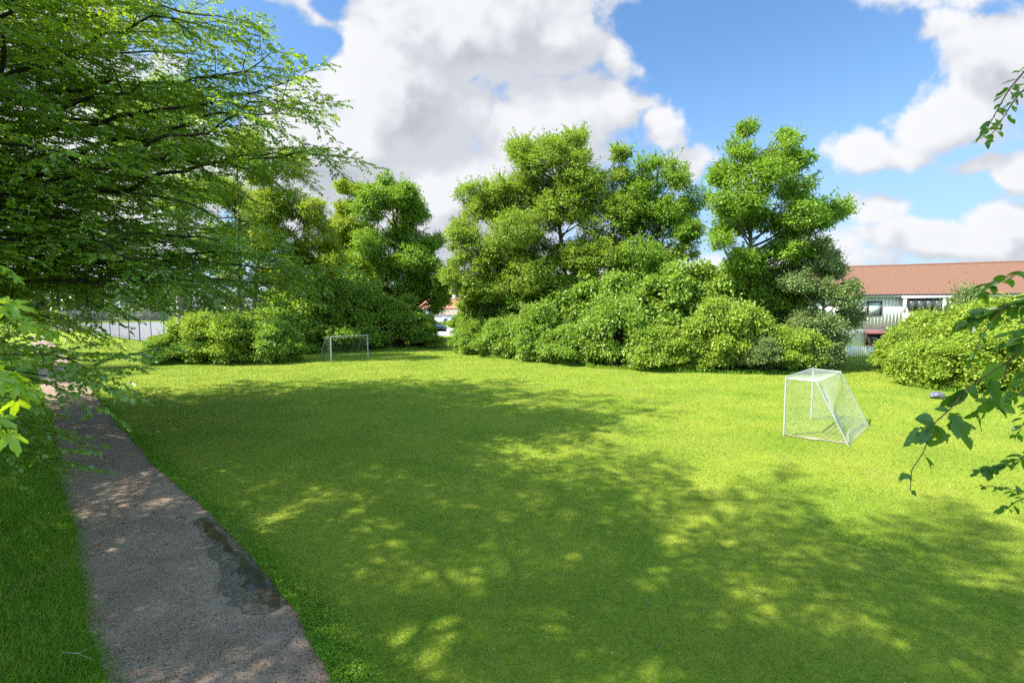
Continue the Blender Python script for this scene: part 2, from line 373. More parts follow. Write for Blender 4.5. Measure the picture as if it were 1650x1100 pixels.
pts[:,:,2] = path_z(uu, pts[:,:,0], pts[:,:,1]) + .004 + .004*lump(pts[:,:,0]*3, pts[:,:,1]*3)
ge.add(pts.reshape(-1,3), Q=Q); tag(ge.build('mud', M['mud'], smooth=True), 'wet mud along the path edge', kind='structure')
ge, pts, Q = ribbon(ctr, [x*.62 for x in wid], .0262, 90, .22, 6, 8); ge.add(pts.reshape(-1,3), Q=Q)
tag(ge.build('puddle', M['water']), 'dark puddle along the right edge of the gravel path', kind='structure')

# court, road and far ground
M['court'] = simple('pale_court', (.24,.24,.27), .8, .3, noise=(.3, .12)); M['asphalt'] = simple('asphalt', (.20,.19,.185), .85, .3, noise=(2, .2))
fA, fB = Gd(120, 536), Gd(300, 560)
fd = unit(fB-fA); fn = np.array([-fd[1], fd[0], 0]); fn = fn if fn[1] > 0 else -fn
ge = Geo(); a = fA-fd*60+fn*.6; bb = fB+fd*6+fn*.6
ge.add([a+[0,0,.004], bb+[0,0,.004], bb+fn*75+[0,0,.004], a+fn*75+[0,0,.004]], Q=[[0,1,2,3]]); tag(ge.build('sports_court', M['court']), 'pale hard court beyond the fence', kind='structure')
ge = Geo(); ge.add([[-40,88,.004],[60,88,.004],[60,100,.004],[-40,100,.004]], Q=[[0,1,2,3]]); tag(ge.build('road', M['asphalt']), 'grey road in front of the far house', kind='structure')

# ------------------------------------------------------------------ house
M['wall'] = simple('cream_boards', (.74,.73,.69), .75, .3, noise=(2, .06)); M['plinth'] = simple('white_ground_floor', (.70,.70,.70), .8, .3, noise=(2, .06))
m, q, o = new_mat('roof_tiles'); b = q.n('ShaderNodeBsdfPrincipled'); q.link(b.outputs[0], o.inputs[0]); b.inputs['Roughness'].default_value = .85; b.inputs['Specular IOR Level'].default_value = .25
p_ = pos(q); q.link(q.mix(q.noise(p_, 3.2, 6, .75), (.095,.049,.037), (.178,.095,.070)), b.inputs[0]); M['tile'] = m
M['window_dark'] = simple('dark_brown_frame', (.045,.018,.016), .5, .4); M['glass'] = simple('window_glass', (.045,.055,.055), .06, .8); M['blind'] = simple('pale_blind', (.42,.50,.50), .25, .6)
M['awning'] = simple('faded_red_awning', (.13,.058,.062), .8, .2); M['gutter'] = simple('dark_gutter', (.035,.03,.035), .5, .4)
hd = np.array([.9, -.436, 0]); hd /= np.linalg.norm(hd); hn = np.array([hd[1], -hd[0], 0])      # hn faces the camera
W0 = np.array([33.2, 45.0, 0]); AX = np.array([hd, hn, [0,0,1]])
def wl(s, out, z): return W0 + hd*s + hn*out + np.array([0,0,z])
def hit(px, py):
    d = ray(px, py); t = np.dot(W0-np.array([0,0,CAMH]), hn)/np.dot(d, hn); p = np.array([0,0,CAMH])+d*t
    return np.dot(p-W0, hd), p[2]
S0, S1, ZE, ZR, DEP = -40.0, 17.0, 5.74, 8.45, 5.0
house = thing('row_house', 'long cream two storey house with red brown tiled roof behind the bushes', 'house', wl(0,0,0))
hl = wl(0,0,0)
ge = Geo(); ge.box(wl((S0+S1)/2, -DEP, 2.9+2.42/2-1.21+.0), (S1-S0, 2*DEP, ZE-.02-.04), AX)
for s_ in (S0, S1):
    e = .0
    ge.add([wl(s_, -.0, ZE-.06), wl(s_, -2*DEP, ZE-.06), wl(s_, -DEP, ZR-.15)], T=[[0,1,2]])
ge.build('wall', M['plinth'], house, loc=hl)
ge = Geo(); zc0, zc1 = 2.42, ZE-.03; s = np.arange(S0+.1, S1, .26)
ge.box(wl((S0+S1)/2, .03, (zc0+zc1)/2), (S1-S0, .05, zc1-zc0), AX)
for k in s: ge.box(wl(k, .062, (zc0+zc1)/2-.01), (.13, .016, zc1-zc0+.03), AX)
ge.build('cladding', M['wall'], house, loc=hl)
ge = Geo(); slope = math.hypot(DEP+.55, ZR-ZE+.30); nc = 18; nw = int((S1-S0+.8)/.26)
uu = np.arange(nw*6+1)/6*.26+S0-.4; wave = .035*np.abs(np.sin(np.arange(nw*6+1)/6*math.pi))
def roofpt(t): return .55-(DEP+.55)*t, ZE-.30*.0-.24+(ZR-ZE+.24)*t
rows = []
for c_ in range(nc):
    for e_, lift in ((0, .035), (1, .0)):
        t = (c_+e_)/nc; oo, zz = roofpt(t); rows.append(np.array([wl(a, oo, zz+wv+lift) for a, wv in zip(uu, wave)]))
rows = np.array(rows); nu = len(uu); i = (np.arange(len(rows)-1)[:,None]*nu+np.arange(nu-1)[None]).ravel()
ge.add(rows.reshape(-1,3), Q=np.stack([i,i+1,i+nu+1,i+nu],-1))
ge.add([wl(S0-.4,-DEP,ZR), wl(S1+.4,-DEP,ZR), wl(S1+.4,-2*DEP-.5,ZE-.24), wl(S0-.4,-2*DEP-.5,ZE-.24)], Q=[[0,1,2,3]])
roof = ge.build('roof', M['tile'], house, loc=hl)
ge = Geo(); ge.tube([wl(S0-.4,-DEP,ZR+.03), wl(S1+.4,-DEP,ZR+.03)], .12, 8); ge.build('ridge_cap', M['tile'], roof, loc=hl)
ge = Geo(); ge.tube([wl(S0-.4,.62,ZE-.27), wl(S1+.4,.62,ZE-.27)], .06, 8); ge.build('gutter', M['gutter'], house, loc=hl)
ge = Geo(); ge.box(wl((S0+S1)/2, .53, ZE-.36), (S1-S0+.8, .03, .16), AX); ge.box(wl((S0+S1)/2, .30, ZE-.42), (S1-S0+.8, .44, .03), AX); ge.build('eaves_board', M['white_paint'], house, loc=hl)
def frame_box(geo, s0, s1, z0, z1, o0, t, dep):
    geo.box(wl((s0+s1)/2, o0, z0+t/2), (s1-s0, dep, t), AX); geo.box(wl((s0+s1)/2, o0, z1-t/2), (s1-s0, dep, t), AX)
    geo.box(wl(s0+t/2, o0, (z0+z1)/2), (t, dep, z1-z0-2*t-.002), AX); geo.box(wl(s1-t/2, o0, (z0+z1)/2), (t, dep, z1-z0-2*t-.002), AX)
def window(s0, s1, z0, z1, fm, gm, mull=0, o0=.12):
    ge = Geo(); frame_box(ge, s0, s1, z0, z1, o0, .09, .10)
    for k in range(mull):
        x = s0+(s1-s0)*(k+1)/(mull+1); ge.box(wl(x, o0, (z0+z1)/2), (.05, .08, z1-z0-.19), AX)
    f = ge.build('window', fm, house, loc=hl)
    ge = Geo(); ge.box(wl((s0+s1)/2, o0-.035, (z0+z1)/2), (s1-s0-.16, .02, z1-z0-.16), AX); ge.build('pane', gm, f, loc=hl); return f
(a0, t0), (a1, t1) = hit(1397, 485), hit(1420, 508.5); window(a0, a1, t1, t0, M['window_dark'], M['blind'])
(a0, t0), (a1, t1) = hit(1395, 535), hit(1418, 558); window(a0, a1, t1, t0, M['window_dark'], M['glass'])
for ds in (-7.5, -15, -22.5, -30): window(a0+ds, a1+ds, 3.4, 4.8, M['window_dark'], M['blind']); window(a0+ds, a1+ds, .9, 2.1, M['window_dark'], M['glass'])
(a0, t0), (a1, t1) = hit(1568, 483), hit(1592, 505); window(a0, a1, t1, t0, M['window_dark'], M['glass'])
(a0, t0), (a1, t1) = hit(1394, 530.5), hit(1437, 535.5)
ge = Geo(); ge.add([wl(a0,.09,t0), wl(a1,.09,t0), wl(a1,.55,t1-.02), wl(a0,.55,t1-.02), wl(a0,.09,t0-.04), wl(a1,.09,t0-.04), wl(a1,.55,t1-.20), wl(a0,.55,t1-.20)], Q=[[0,3,2,1],[4,5,6,7],[3,7,6,2],[0,4,7,3],[1,2,6,5]]); ge.build('awning', M['awning'], house, loc=hl)
# glazed balcony: beam, posts, dark panes, white parapet
(b0, zt), (b1, _) = hit(1453, 479), hit(1549, 479); zb, zp = hit(1490, 505)[1], hit(1490, 521)[1]
ge = Geo(); ge.box(wl((b0+b1)/2, .70, zt), (b1-b0+.3, .28, .20), AX); ge.box(wl((b0+b1)/2, .36, zt+.02), (b1-b0, .5, .06), AX)
for k in (b0+.08, hit(1517, 490)[0], b1-.08): ge.box(wl(k, .70, (zt+zb)/2), (.22, .16, zt-zb-.2), AX)
ge.box(wl((b0+b1)/2, .70, (zb+zp)/2-.15), (b1-b0, .14, zb-zp+.3), AX); bal = ge.build('balcony', M['white_paint'], house, loc=hl)
for (x0, x1) in ((1461, 1472),(1473, 1486),(1487,1500),(1501,1514.5),(1519.5,1546)):
    s0, s1 = hit(x0, 492)[0], hit(x1, 492)[0]; ge = Geo(); frame_box(ge, s0, s1, zb+.02, zt-.11, .70, .03, .05); f = ge.build('window', M['gutter'], bal, loc=hl)
    ge = Geo(); ge.box(wl((s0+s1)/2, .69, (zb+zt)/2-.05), (s1-s0-.05, .015, zt-zb-.18), AX); k = ge.build('pane', M['glass'], bal, loc=hl)

# picket fence in front of the house
fo = thing('picket_fence', 'white wooden picket fence in front of the cream house', 'fence', wl(-5, 4.2, 0))
ge = Geo(); s_ = np.arange(-9, 9, .155)
for k in s_:
    ge.box(wl(k, 4.2, .52), (.085, .025, .92), AX)
    ge.add([wl(k-.0425,4.2125,.98), wl(k+.0425,4.2125,.98), wl(k,4.2125,1.04), wl(k-.0425,4.1875,.98), wl(k+.0425,4.1875,.98), wl(k,4.1875,1.04)], T=[[0,1,2],[4,3,5]], Q=[[0,2,5,3],[1,4,5,2]])
ge.build('pickets', M['white_paint'], fo, loc=wl(-5,4.2,0))
for z in (.25, .78): ge = Geo(); ge.box(wl(0, 4.16, z), (18.2, .04, .09), AX); ge.build('rail', M['white_paint'], fo, loc=wl(-5,4.2,0))
for k in np.arange(-9, 9.1, 3): ge = Geo(); ge.box(wl(k, 4.09, .5), (.09,.09,1.0), AX); ge.build('post', M['white_paint'], fo, loc=wl(-5,4.2,0))

# ------------------------------------------------------------------ goals
def goal(name, label, A, B, dd, H, dt, db, rad, net, sag, cord, cell, stay):
    A = np.array([A[0],A[1],0.]); B = np.array([B[0],B[1],0.]); ab = unit(B-A); dd = np.array([dd[0],dd[1],0.]); dd = unit(dd - ab*np.dot(dd,ab)); up = np.array([0,0,1.])
    root = thing(name, label, 'goal', A, 'football goals')
    for p in (A, B):
        ge = Geo(); ge.tube([p-up*.05, p+up*(H+rad)], rad, 10, True); ge.build('post', M['white_metal'], root, True, loc=A)
    ge = Geo(); ge.tube([A+up*H+ab*rad, B+up*H-ab*rad], rad, 10); ge.build('crossbar', M['white_metal'], root, True, loc=A)
    for p in (A, B):
        ge = Geo(); t = p+up*(H-.03); e = t+dd*dt-up*.02; gnd = p+dd*db
        ge.tube([t, e], rad*.62, 8); ge.tube([e-dd*.03, gnd], rad*.62, 8); ge.build('back_stay', stay, root, True, loc=A)
    # net: top, sloping back and two sides, each a diamond mesh of real cords
    nt_ = Geo(); rg = np.random.default_rng(7)
    def sheet(p00, p10, p11, p01, nu, nv, sg):
        def at(u, v):
            p = (p00*(1-u)+p10*u)*(1-v)+(p01*(1-u)+p11*u)*v
            return p + sg*np.sin(math.pi*u)*np.sin(math.pi*v)
        for i in range(-nv, nu+1):
            for sgn in (1, -1):
                pts = []
                for k in range(nv+1):
                    uu = (i+k) if sgn == 1 else (i+nv-k)
                    if 0 <= uu <= nu: pts.append(at(uu/nu, k/nv))
                if len(pts) > 1: nt_.tube(pts, cord, 3)
    w_ = np.linalg.norm(B-A); tA, tB = A+up*H, B+up*H; eA, eB = tA+dd*dt-up*.05, tB+dd*dt-up*.05; gA, gB = A+dd*db+up*.03, B+dd*db+up*.03
    nb = int(w_/cell); lb = np.linalg.norm(eA-gA)
    sheet(tA, tB, eB, eA, nb, max(3, int(dt/cell)), -up*.10*sag); sheet(eA, eB, gB, gA, nb, int(lb/cell), (-dd*.25-up*.1)*sag)
    for p, s1 in ((A, 1), (B, -1)):
        t = p+up*H; e = t+dd*dt-up*.05; gq = p+dd*db+up*.03
        sheet(p+up*.03, t, e, gq, int(H/cell), int((dt+db)/2/cell), ab*s1*.07*sag)
    nt_.build('net', net, root, loc=A)
    return root
near = [Gd(1263, 701.5), Gd(1307, 674.5), Gd(1370.5, 714.6)]
goal('football_goal', 'white goal with pale net in full sun on the right of the lawn', near[0], near[1], near[2]-near[0], 2.0, .92, 1.85, .031, M['net'], 1.0, .0029, .115, M['white_metal'])
fa, fb = Gd(534, 583.5), Gd(593, 577.5); fab = unit(fb-fa)
goal('football_goal', 'distant white goal with dark net in front of the left bushes', fa, fb, np.array([-fab[1], fab[0], 0]), 2.0, .75, 1.75, .045, M['net_green'], 1.0, .006, .16, M['grey_metal'])

m, q, o = new_mat('bare_soil'); b = q.n('ShaderNodeBsdfPrincipled'); q.link(b.outputs[0], o.inputs[0]); b.inputs['Roughness'].default_value = .95
q.link(q.mix(q.noise(pos(q), 11, 5, .7), (.16,.115,.075), (.38,.31,.23)), b.inputs[0]); M['soil'] = m
ge, pts, Q = ribbon([near[0]+[.1,0,0], (near[0]+near[2])/2, near[2]-[.1,0,0]], [.05,.11,.08], .030, 40, .6, 12, 5); ge.add(pts.reshape(-1,3), Q=Q); tag(ge.build('bare_soil', M['soil']), 'strip of bare soil under the goal net', kind='structure')

# ------------------------------------------------------------------ broadleaf trees
rgt = np.random.default_rng(11)
def tree_px(name, label, px, Y, top_py, tr, items, depth, leaf, bark, seed, n=3, **k):
    base = P(px, 500, Y); base[2] = 0; top = P(px, top_py, Y)
    mx = np.mean([a[0] for a in items[:3]]); top[0] += (P(mx, top_py, Y)[0]-top[0])*.5
    return make_tree(name, label, base, top, tr, circ(rgt, items, Y, depth, n), leaf, M[bark], seed, **k)
CG = 'tall trees beyond the lawn'
tree_px('oak_tree', 'leftmost tree of the central clump with low limbs over the gap to the far house', 840, 47, 270, .26, [(768,300,24),(790,335,36),(755,375,28),(740,410,22),(800,385,44),(770,430,34),(815,300,34),(735,370,16),(733,440,20),(738,475,16),(755,455,28),(790,470,34),(835,440,40)], 2.6, M['leaf_oak'], 'bark', 21, size=.17, group=CG)
tree_px('oak_tree', 'tallest broad tree of the central clump with twin rounded tops', 912, 45, 225, .30, [(838,238,26),(878,245,32),(920,228,26),(855,290,42),(925,285,40),(885,340,46),(945,335,38),(850,390,42),(925,400,46),(880,435,44),(830,350,30),(950,420,36),(940,255,18)], 2.8, M['leaf_oak'], 'bark', 22, size=.17, group=CG)
tree_px('oak_tree', 'slimmer pointed tree between the twin topped tree and the rounded right one', 985, 44, 250, .22, [(1005,250,17),(995,280,26),(985,320,34),(1005,360,36),(970,390,34),(1000,425,40),(960,300,20)], 2.2, M['leaf_oak'], 'bark', 23, size=.17, group=CG)
tree_px('oak_tree', 'rounded right hand tree of the central clump, dark against the sky gap', 1052, 43, 265, .24, [(1058,262,18),(1085,285,26),(1050,310,36),(1095,330,30),(1060,360,42),(1108,375,24),(1080,410,36),(1035,400,36),(1050,445,40),(1030,330,24)], 2.4, M['leaf_maple'], 'bark_dark', 24, size=.17, group=CG)
tree_px('maple_tree', 'tall open twin topped tree beside the house roof with a branch reaching right', 1212, 36.3, 215, .22, [(1202,214,15),(1195,245,24),(1185,285,32),(1245,265,34),(1275,225,17),(1280,255,28),(1225,315,42),(1285,305,32),(1165,325,24),(1215,370,40),(1275,360,38),(1312,335,22),(1345,338,19),(1330,355,16),(1165,385,22),(1200,420,36),(1265,415,38),(1160,280,16),(1290,400,26)], 2.4, M['leaf_maple'], 'bark', 25, size=.17, group=CG)
tree_px('birch_tree', 'small grey green bushy tree leaning against the left end of the visible house wall', 1330, 34.5, 400, .13, [(1322,395,13),(1335,412,18),(1315,435,24),(1347,437,20),(1298,470,28),(1340,470,28),(1366,468,14),(1297,515,34),(1338,515,30),(1366,505,15),(1300,555,34),(1338,556,26),(1320,575,26)], 1.8, M['leaf_pale'], 'bark_pale', 26, size=.14, group=CG, nt=120, fork=.1)
tree_px('maple_tree', 'round crowned tree with a dark forked trunk right of the far goal', 641, 57, 300, .30, [(628,305,18),(652,312,20),(612,335,26),(664,342,26),(640,370,36),(694,385,20),(600,395,26),(660,415,34),(700,425,22),(620,430,34),(682,460,28),(645,460,30),(708,470,18),(714,448,20),(700,492,16),(580,430,26)], 3.2, M['leaf_maple'], 'bark_dark', 27, size=.22, group=CG, cl=.28)
tree_px('poplar_tree', 'slender yellow green tree rising just left of the round crowned one', 562, 63, 300, .22, [(553,302,12),(577,305,12),(562,335,20),(548,365,22),(575,365,22),(560,400,28),(585,420,26),(540,420,26),(560,450,30)], 2.6, M['leaf_yellow'], 'bark_pale', 28, size=.24, group=CG, cl=.28)
tree_px('ash_tree', 'slim pale trunked tree standing in the bush left of the far goal', 290, 38.3, 190, .27, [(270,200,50),(320,240,46),(225,270,45),(345,300,36),(285,320,46),(250,375,26),(330,385,26),(300,150,50),(210,200,40)], 2.4, M['leaf_maple'], 'bark_pale', 29, size=.15, group='trees behind the left bushes', nt=46, n=2, fork=.45)
tree_px('ash_tree', 'left of two close thin trunks behind the left bush', 386, 47, 200, .22, [(370,230,40),(400,270,40),(350,310,36),(385,345,42),(345,380,30),(415,380,32),(360,430,26)], 2.2, M['leaf_oak'], 'bark', 30, size=.17, group='trees behind the left bushes', nt=60, n=2, fork=.5)
tree_px('ash_tree', 'right of two close thin trunks behind the left bush', 403, 48, 200, .24, [(450,270,40),(420,320,40),(470,330,40),(440,380,42),(500,370,40),(490,420,40),(440,440,30),(520,340,34),(520,410,34)], 2.4, M['leaf_yellow'], 'bark_pale', 31, size=.18, group='trees behind the left bushes', nt=72, n=2, fork=.35)

# ------------------------------------------------------------------ shrubs (five kinds, each copy stretched to its own size)
def shrub_proto(name, leaf, seed, h, r, nlobe, size, nt):
    rg = np.random.default_rng(seed); root = thing(name, 'x', 'shrub', (0,0,0)); wood, cr = Geo(), Geo()
    pts = []
    for k in range(4000):
        z = rg.random()*h*.86 + .12*h; prof = r*min(1, .72+.9*(z/h))*math.sqrt(max(0, 1-(max(0, z/h-.42)/.62)**2))
        a = rg.random()*2*math.pi; prof *= 1+.26*math.sin(2*a+seed)+.17*math.sin(5*a+2*seed); z *= 1+.17*math.sin(3*a+seed*3)+.10*math.sin(7*a+seed); rr = prof*(.35+.65*math.sqrt(rg.random()))
        p = np.array([rr*math.cos(a), rr*math.sin(a), z])
        if all(np.linalg.norm(p-x) > .36*r*.62 for x in pts): pts.append(p)
        if len(pts) >= nlobe: break
    for k in range(12):
        a = rg.random()*2*math.pi; f = rg.random(); z = h*(.3+.72*f); rr = r*(1.12-.75*f)*(.9+.3*rg.random()); pts.append(np.array([rr*math.cos(a), rr*math.sin(a), z]))
    for p in pts:
        s = np.array([rg.normal()*.12, rg.normal()*.12, -.05]); mid = (s+p)/2; mid[2] += .15*p[2]; mid[:2] *= .8
        wood.tube(bez(s, mid, p, 6), np.linspace(.03, .008, 6), 4)
        lobe_leaves(rg, cr, wood, p, r*.31*(.55+.7*rg.random()), nt, 13, size*1.28, .55, .17, .005, tb=(rg.random()-.5)*.4)
    # leafy shoots that break the outline
    for k in range(150):
        a = rg.random()*2*math.pi; e = rg.random()**.7*1.35; d = np.array([math.cos(a)*math.cos(e), math.sin(a)*math.cos(e), math.sin(e)])
        s = np.array([0,0,h*.45]) + d*np.array([r*.8, r*.8, h*.42]); t = s + (d+np.array([0,0,.4]))*(.3+.75*rg.random()**1.5); wood.tube([s, (s+t)/2+rg.normal(size=3)*.04, t], [.007,.005,.003], 3)
        n = 16; f = rg.random(n)[:,None]; B = s+(t-s)*f; leaves(cr, B, rg.normal(size=(n,3))+d*.8, np.array([0,0,1.])+rg.normal(size=(n,3))*.5, size*(.7+.6*rg.random(n)), size*.62, np.clip(.6+rg.normal(size=n)*.25, 0, 1))
    for k in range(26):
        a = rg.random()*2*math.pi; e = .25+rg.random()*1.1; d = np.array([math.cos(a)*math.cos(e), math.sin(a)*math.cos(e), math.sin(e)]); s = np.array([0,0,h*.35]); t = s+d*np.array([r*1.02, r*1.02, h*.72]); wood.tube([s, (s+t)/2+rg.normal(size=3)*.12, t+rg.normal(size=3)*.1], [.014,.009,.004], 4)
    wood.build('stem', M['bark'], root, True); cr.build('foliage', leaf, root)
    return root
protos = {}
SH = [('shrub', M['leaf_shrub'], 41, 5.0, 2.8, 46, .17, 46), ('shrub', M['leaf_lime'], 42, 3.4, 2.2, 42, .13, 46), ('shrub', M['leaf_dark'], 43, 5.0, 2.8, 46, .17, 46),
      ('shrub', M['leaf_shrub'], 44, 3.0, 2.0, 42, .135, 46), ('shrub', M['leaf_pale'], 45, 3.0, 1.4, 30, .12, 40)]
used = {}; WEEDS = []
def shrub(kind, px, Y, H, r, label, group, rz=None):
    hh, rr = SH[kind][3], SH[kind][4]; p = P(px, 500, Y); p[2] = 0
    WEEDS.append((p[0], p[1], r)); rz = (px*.37+Y) % 6.28 if rz is None else rz; sc = (r/rr, r/rr, H/hh)
    if kind not in used:
        o = shrub_proto(*SH[kind]); used[kind] = o; o.location = V3(p); o.rotation_euler = (0,0,rz); o.scale = sc; o['label'] = label; o['group'] = group
    else: copy_thing(used[kind], p, rz, sc, label, group)
G1 = 'shrubs of the thicket right of the gap'; G2 = 'shrubs left of the far goal'; G3 = 'bushes in front of the cream house'
for a in [(0,782,49,5.7,2.9,'tall shrub at the left end of the right thicket under the low oak limbs'),(0,855,46,6.1,3.1,'tall shrub below the oak trunk in the right thicket'),
  (0,935,43,6.4,3.2,'tall shrub below the twin topped tree, behind the low front row'),(0,1012,40.5,6.4,3.3,'tall bright shrub below the slimmer pointed tree'),
  (0,1095,39,6.7,3.3,'highest shrub of the right thicket, just left of the tall open tree'),(0,1168,38,6.7,3.0,'tall shrub at the foot of the tall open tree'),(2,1245,37.5,6.5,2.8,'shadowy tall shrub between the open tree and the grey green tree'),
  (3,768,46.5,2.8,1.9,'low pale shrub at the left tip of the thicket beside the gap'),(3,812,43.4,3.0,2.0,'second low shrub from the gap along the thicket front'),(3,868,40.8,4.1,2.1,'low front shrub below the oak trunk'),
  (3,930,38.2,2.7,2.1,'low front shrub below the twin topped tree'),(3,992,36.2,4.5,2.2,'low front shrub with bare soil at its foot'),(1,1052,34.6,2.7,1.9,'low feathery lime shrub in the middle of the thicket front'),
  (1,1108,33.9,2.3,1.7,'rounded lime shrub right of the feathery one'),(1,1168,33.6,4.4,2.0,'bigger lime shrub near the right end of the thicket front'),(4,1222,32.6,2.1,1.2,'small pale weedy shrub filling the notch in the thicket front'),
  (1,1272,32.8,2.7,1.6,'low lime shrub at the foot of the grey green tree, behind the near goal')]: shrub(*a, G1)
for a in [(1,318,39.6,3.5,2.4,'bright shrub around the slim pale trunk, at the lawn edge'),(1,385,39.6,3.5,2.6,'widest bright shrub right of the slim pale trunk'),(3,440,39.2,2.9,1.9,'shrub at the right end of the bright island bush'),
  (3,272,38.2,2.0,1.5,'low shrub spreading left of the slim pale trunk'),(2,462,47,5.3,2.8,'dark tall shrub right behind the bright island bush'),(2,520,49,5.9,3.2,'dark tall shrub straight behind the far goal'),
  (2,582,50.5,6.0,3.2,'dark tall shrub right of the far goal'),(2,636,52.5,4.8,2.8,'dark shrub at the foot of the dark forked trunk'),(2,682,52.5,3.1,1.6,'small dark shrub at the right end of the left thicket, by the gap'),(0,500,56,8.5,4,'tallest light shrub showing above the dark ones behind the far goal')]: shrub(*a, G2)
for a in [(1,1462,31.5,2.7,1.25,'lime bush nearest the white picket fence'),(1,1512,32.5,3.6,2.2,'big lime bush below the glazed balcony'),(4,1553,31,5.0,1.0,'thin pale shrub poking up in front of the balcony'),(1,1588,29.5,4.0,2.3,'big lime bush right of the thin pale shrub'),
  (1,1492,29.0,2.1,1.4,'low lime bush at the left lawn edge of the house bushes'),(1,1535,26.2,2.2,1.7,'low lime bush directly above the grey bag'),(1,1605,25.4,2.7,1.9,'low lime bush right of the grey bag'),(1,1640,28,4.3,2.4,'rightmost tall lime bush at the picture edge'),(1,1690,24.5,3.2,2.2,'bush at the far right beyond the near leaves')]: shrub(*a, G3)

# ------------------------------------------------------------------ beeches with layered sprays
def beech(name, label, base, H, tr, limbs, seed, leaf=None, dens=.34, lsz=.10, tw_sp=.135, lf_sp=.042, group='big beeches beside the path'):
    rg = np.random.default_rng(seed); base = np.asarray(base, float); root = thing(name, label, 'tree', base, group); wood, cr = Geo(), Geo()
    tl = trunk_line(rg, base-np.array([0,0,.1]), base+np.array([0,0,H]), 12, .12); rad = tr*(1-np.linspace(0,1,12))**.7+.03; rad[0]*=1.4; wood.tube(tl, rad, 12)
    for (z0, az, L, e0, droop) in limbs:
        f = z0/H*11; i = int(min(f, 10)); s = tl[i]+(tl[i+1]-tl[i])*(f-i)
        h = np.array([math.cos(az), math.sin(az), 0]); sd_ = np.array([-h[1], h[0], 0]); k = max(8, int(L/.5)); t = np.linspace(0, 1, k)
        wob = np.cumsum(rg.normal(size=(k,2))*.16, 0)*np.minimum(1, t*3)[:,None]
        pts = s + h*(L*t)[:,None] + np.array([0,0,1])*(L*(e0*t-droop*t*t))[:,None] + sd_*wob[:,:1] + np.array([0,0,1])*wob[:,1:]*.6
        wood.tube(pts, (.016+.0062*L)*(1-t)**.8+.008, 6)
        tg = unit(np.gradient(pts, axis=0)); n_lat = int(L*.86/dens); side = 1
        # laterals, plus the limb's own tip as the last one
        for j in range(n_lat+1):
            tt = .14+.86*j/n_lat; x = tt*(k-1); ii = int(min(x, k-2)); p0 = pts[ii]+(pts[ii+1]-pts[ii])*(x-ii); d = tg[ii]; side = -side
            if j == n_lat: dl, ll = d, 1.2
            else:
                an = R(38+25*rg.random()); dl = d*math.cos(an)+np.cross(np.array([0,0,1.]), d)*side*math.sin(an); ll = min(3.4, .42*L)*(1.02-.72*tt)*(.7+.6*rg.random())+.45
            dl = unit(dl+np.array([0,0,(rg.random()-.5)*1.0])); nl_ = max(3, int(ll/.35)+2); u = np.linspace(0, 1, nl_)[:,None]
            lat = p0+dl*ll*u+np.array([0,0,-1.])*((.04+.22*rg.random())*ll*u*u)+np.cumsum(rg.normal(size=(nl_,3))*.025, 0)*u
            wood.tube(lat, np.linspace(.006+.004*ll, .004, nl_), 4)
            ntw = max(3, int(ll/tw_sp)); s2 = 1
            for q_ in range(ntw+1):
                v = (.1+.9*q_/ntw)*(nl_-1); iv = int(min(v, nl_-2)); b0 = lat[iv]+(lat[iv+1]-lat[iv])*(v-iv); s2 = -s2
                d2 = unit(lat[iv+1]-lat[iv]); a2 = R(40+20*rg.random())*(0 if q_ == ntw else 1)
                dt_ = d2*math.cos(a2)+np.cross(np.array([0,0,1.]), d2)*s2*math.sin(a2); dt_ = unit(dt_+np.array([0,0,-.12+.85*(rg.random()-.5)])); lt = (.28+.42*rg.random())*(1.15-.5*q_/ntw)
                if q_ % 2 == 0: wood.tube([b0, b0+dt_*lt], [.004, .002], 3)
                n = int(lt/lf_sp)+1; w_ = (np.arange(n)+.5)/n; sg = np.where(np.arange(n)%2, 1., -1.)[:,None]
                B = b0+dt_*(lt*w_)[:,None]; sdv = np.cross(np.array([0,0,1.]), dt_); A = dt_*.62+sdv*sg*.78+rg.normal(size=(n,3))*.18+np.array([0,0,-.16])
                N = np.array([0,0,1.])+rg.normal(size=(n,3))*.50; Lf = lsz*(.75+.5*rg.random(n))
                leaves(cr, B, A, N, Lf, Lf*.62, np.clip(.5+(rg.random()-.5)*.5+rg.normal(size=n)*.22, 0, 1), 'oval', .16)
    wood.build('trunk', M['bark_dark'], root, True, loc=base); cr.build('crown', leaf or M['leaf_beech'], root, loc=base)
    return root
def auto_limbs(rg, n, z0, z1, Lfun, skip=None):
    out = []
    for k in range(n):
        f = (k+.5)/n; z = z0+(z1-z0)*f; az = k*2.399+rg.normal()*.2
        if skip and skip(az % (2*math.pi), z): continue
        out.append((z, az, Lfun(f)*(.85+.3*rg.random()), .18+.75*f*f+.1*rg.random(), .22*(1-f)+.10))
    return out
rb = np.random.default_rng(77)
L1 = auto_limbs(rb, 96, 3.6, 17.5, lambda f: 9.6*math.sqrt(max(.05, 1-(f*1.02-.28)**2*1.35)), lambda az, z: z < 4.7 and (az > 4.9 or az < 1.2))
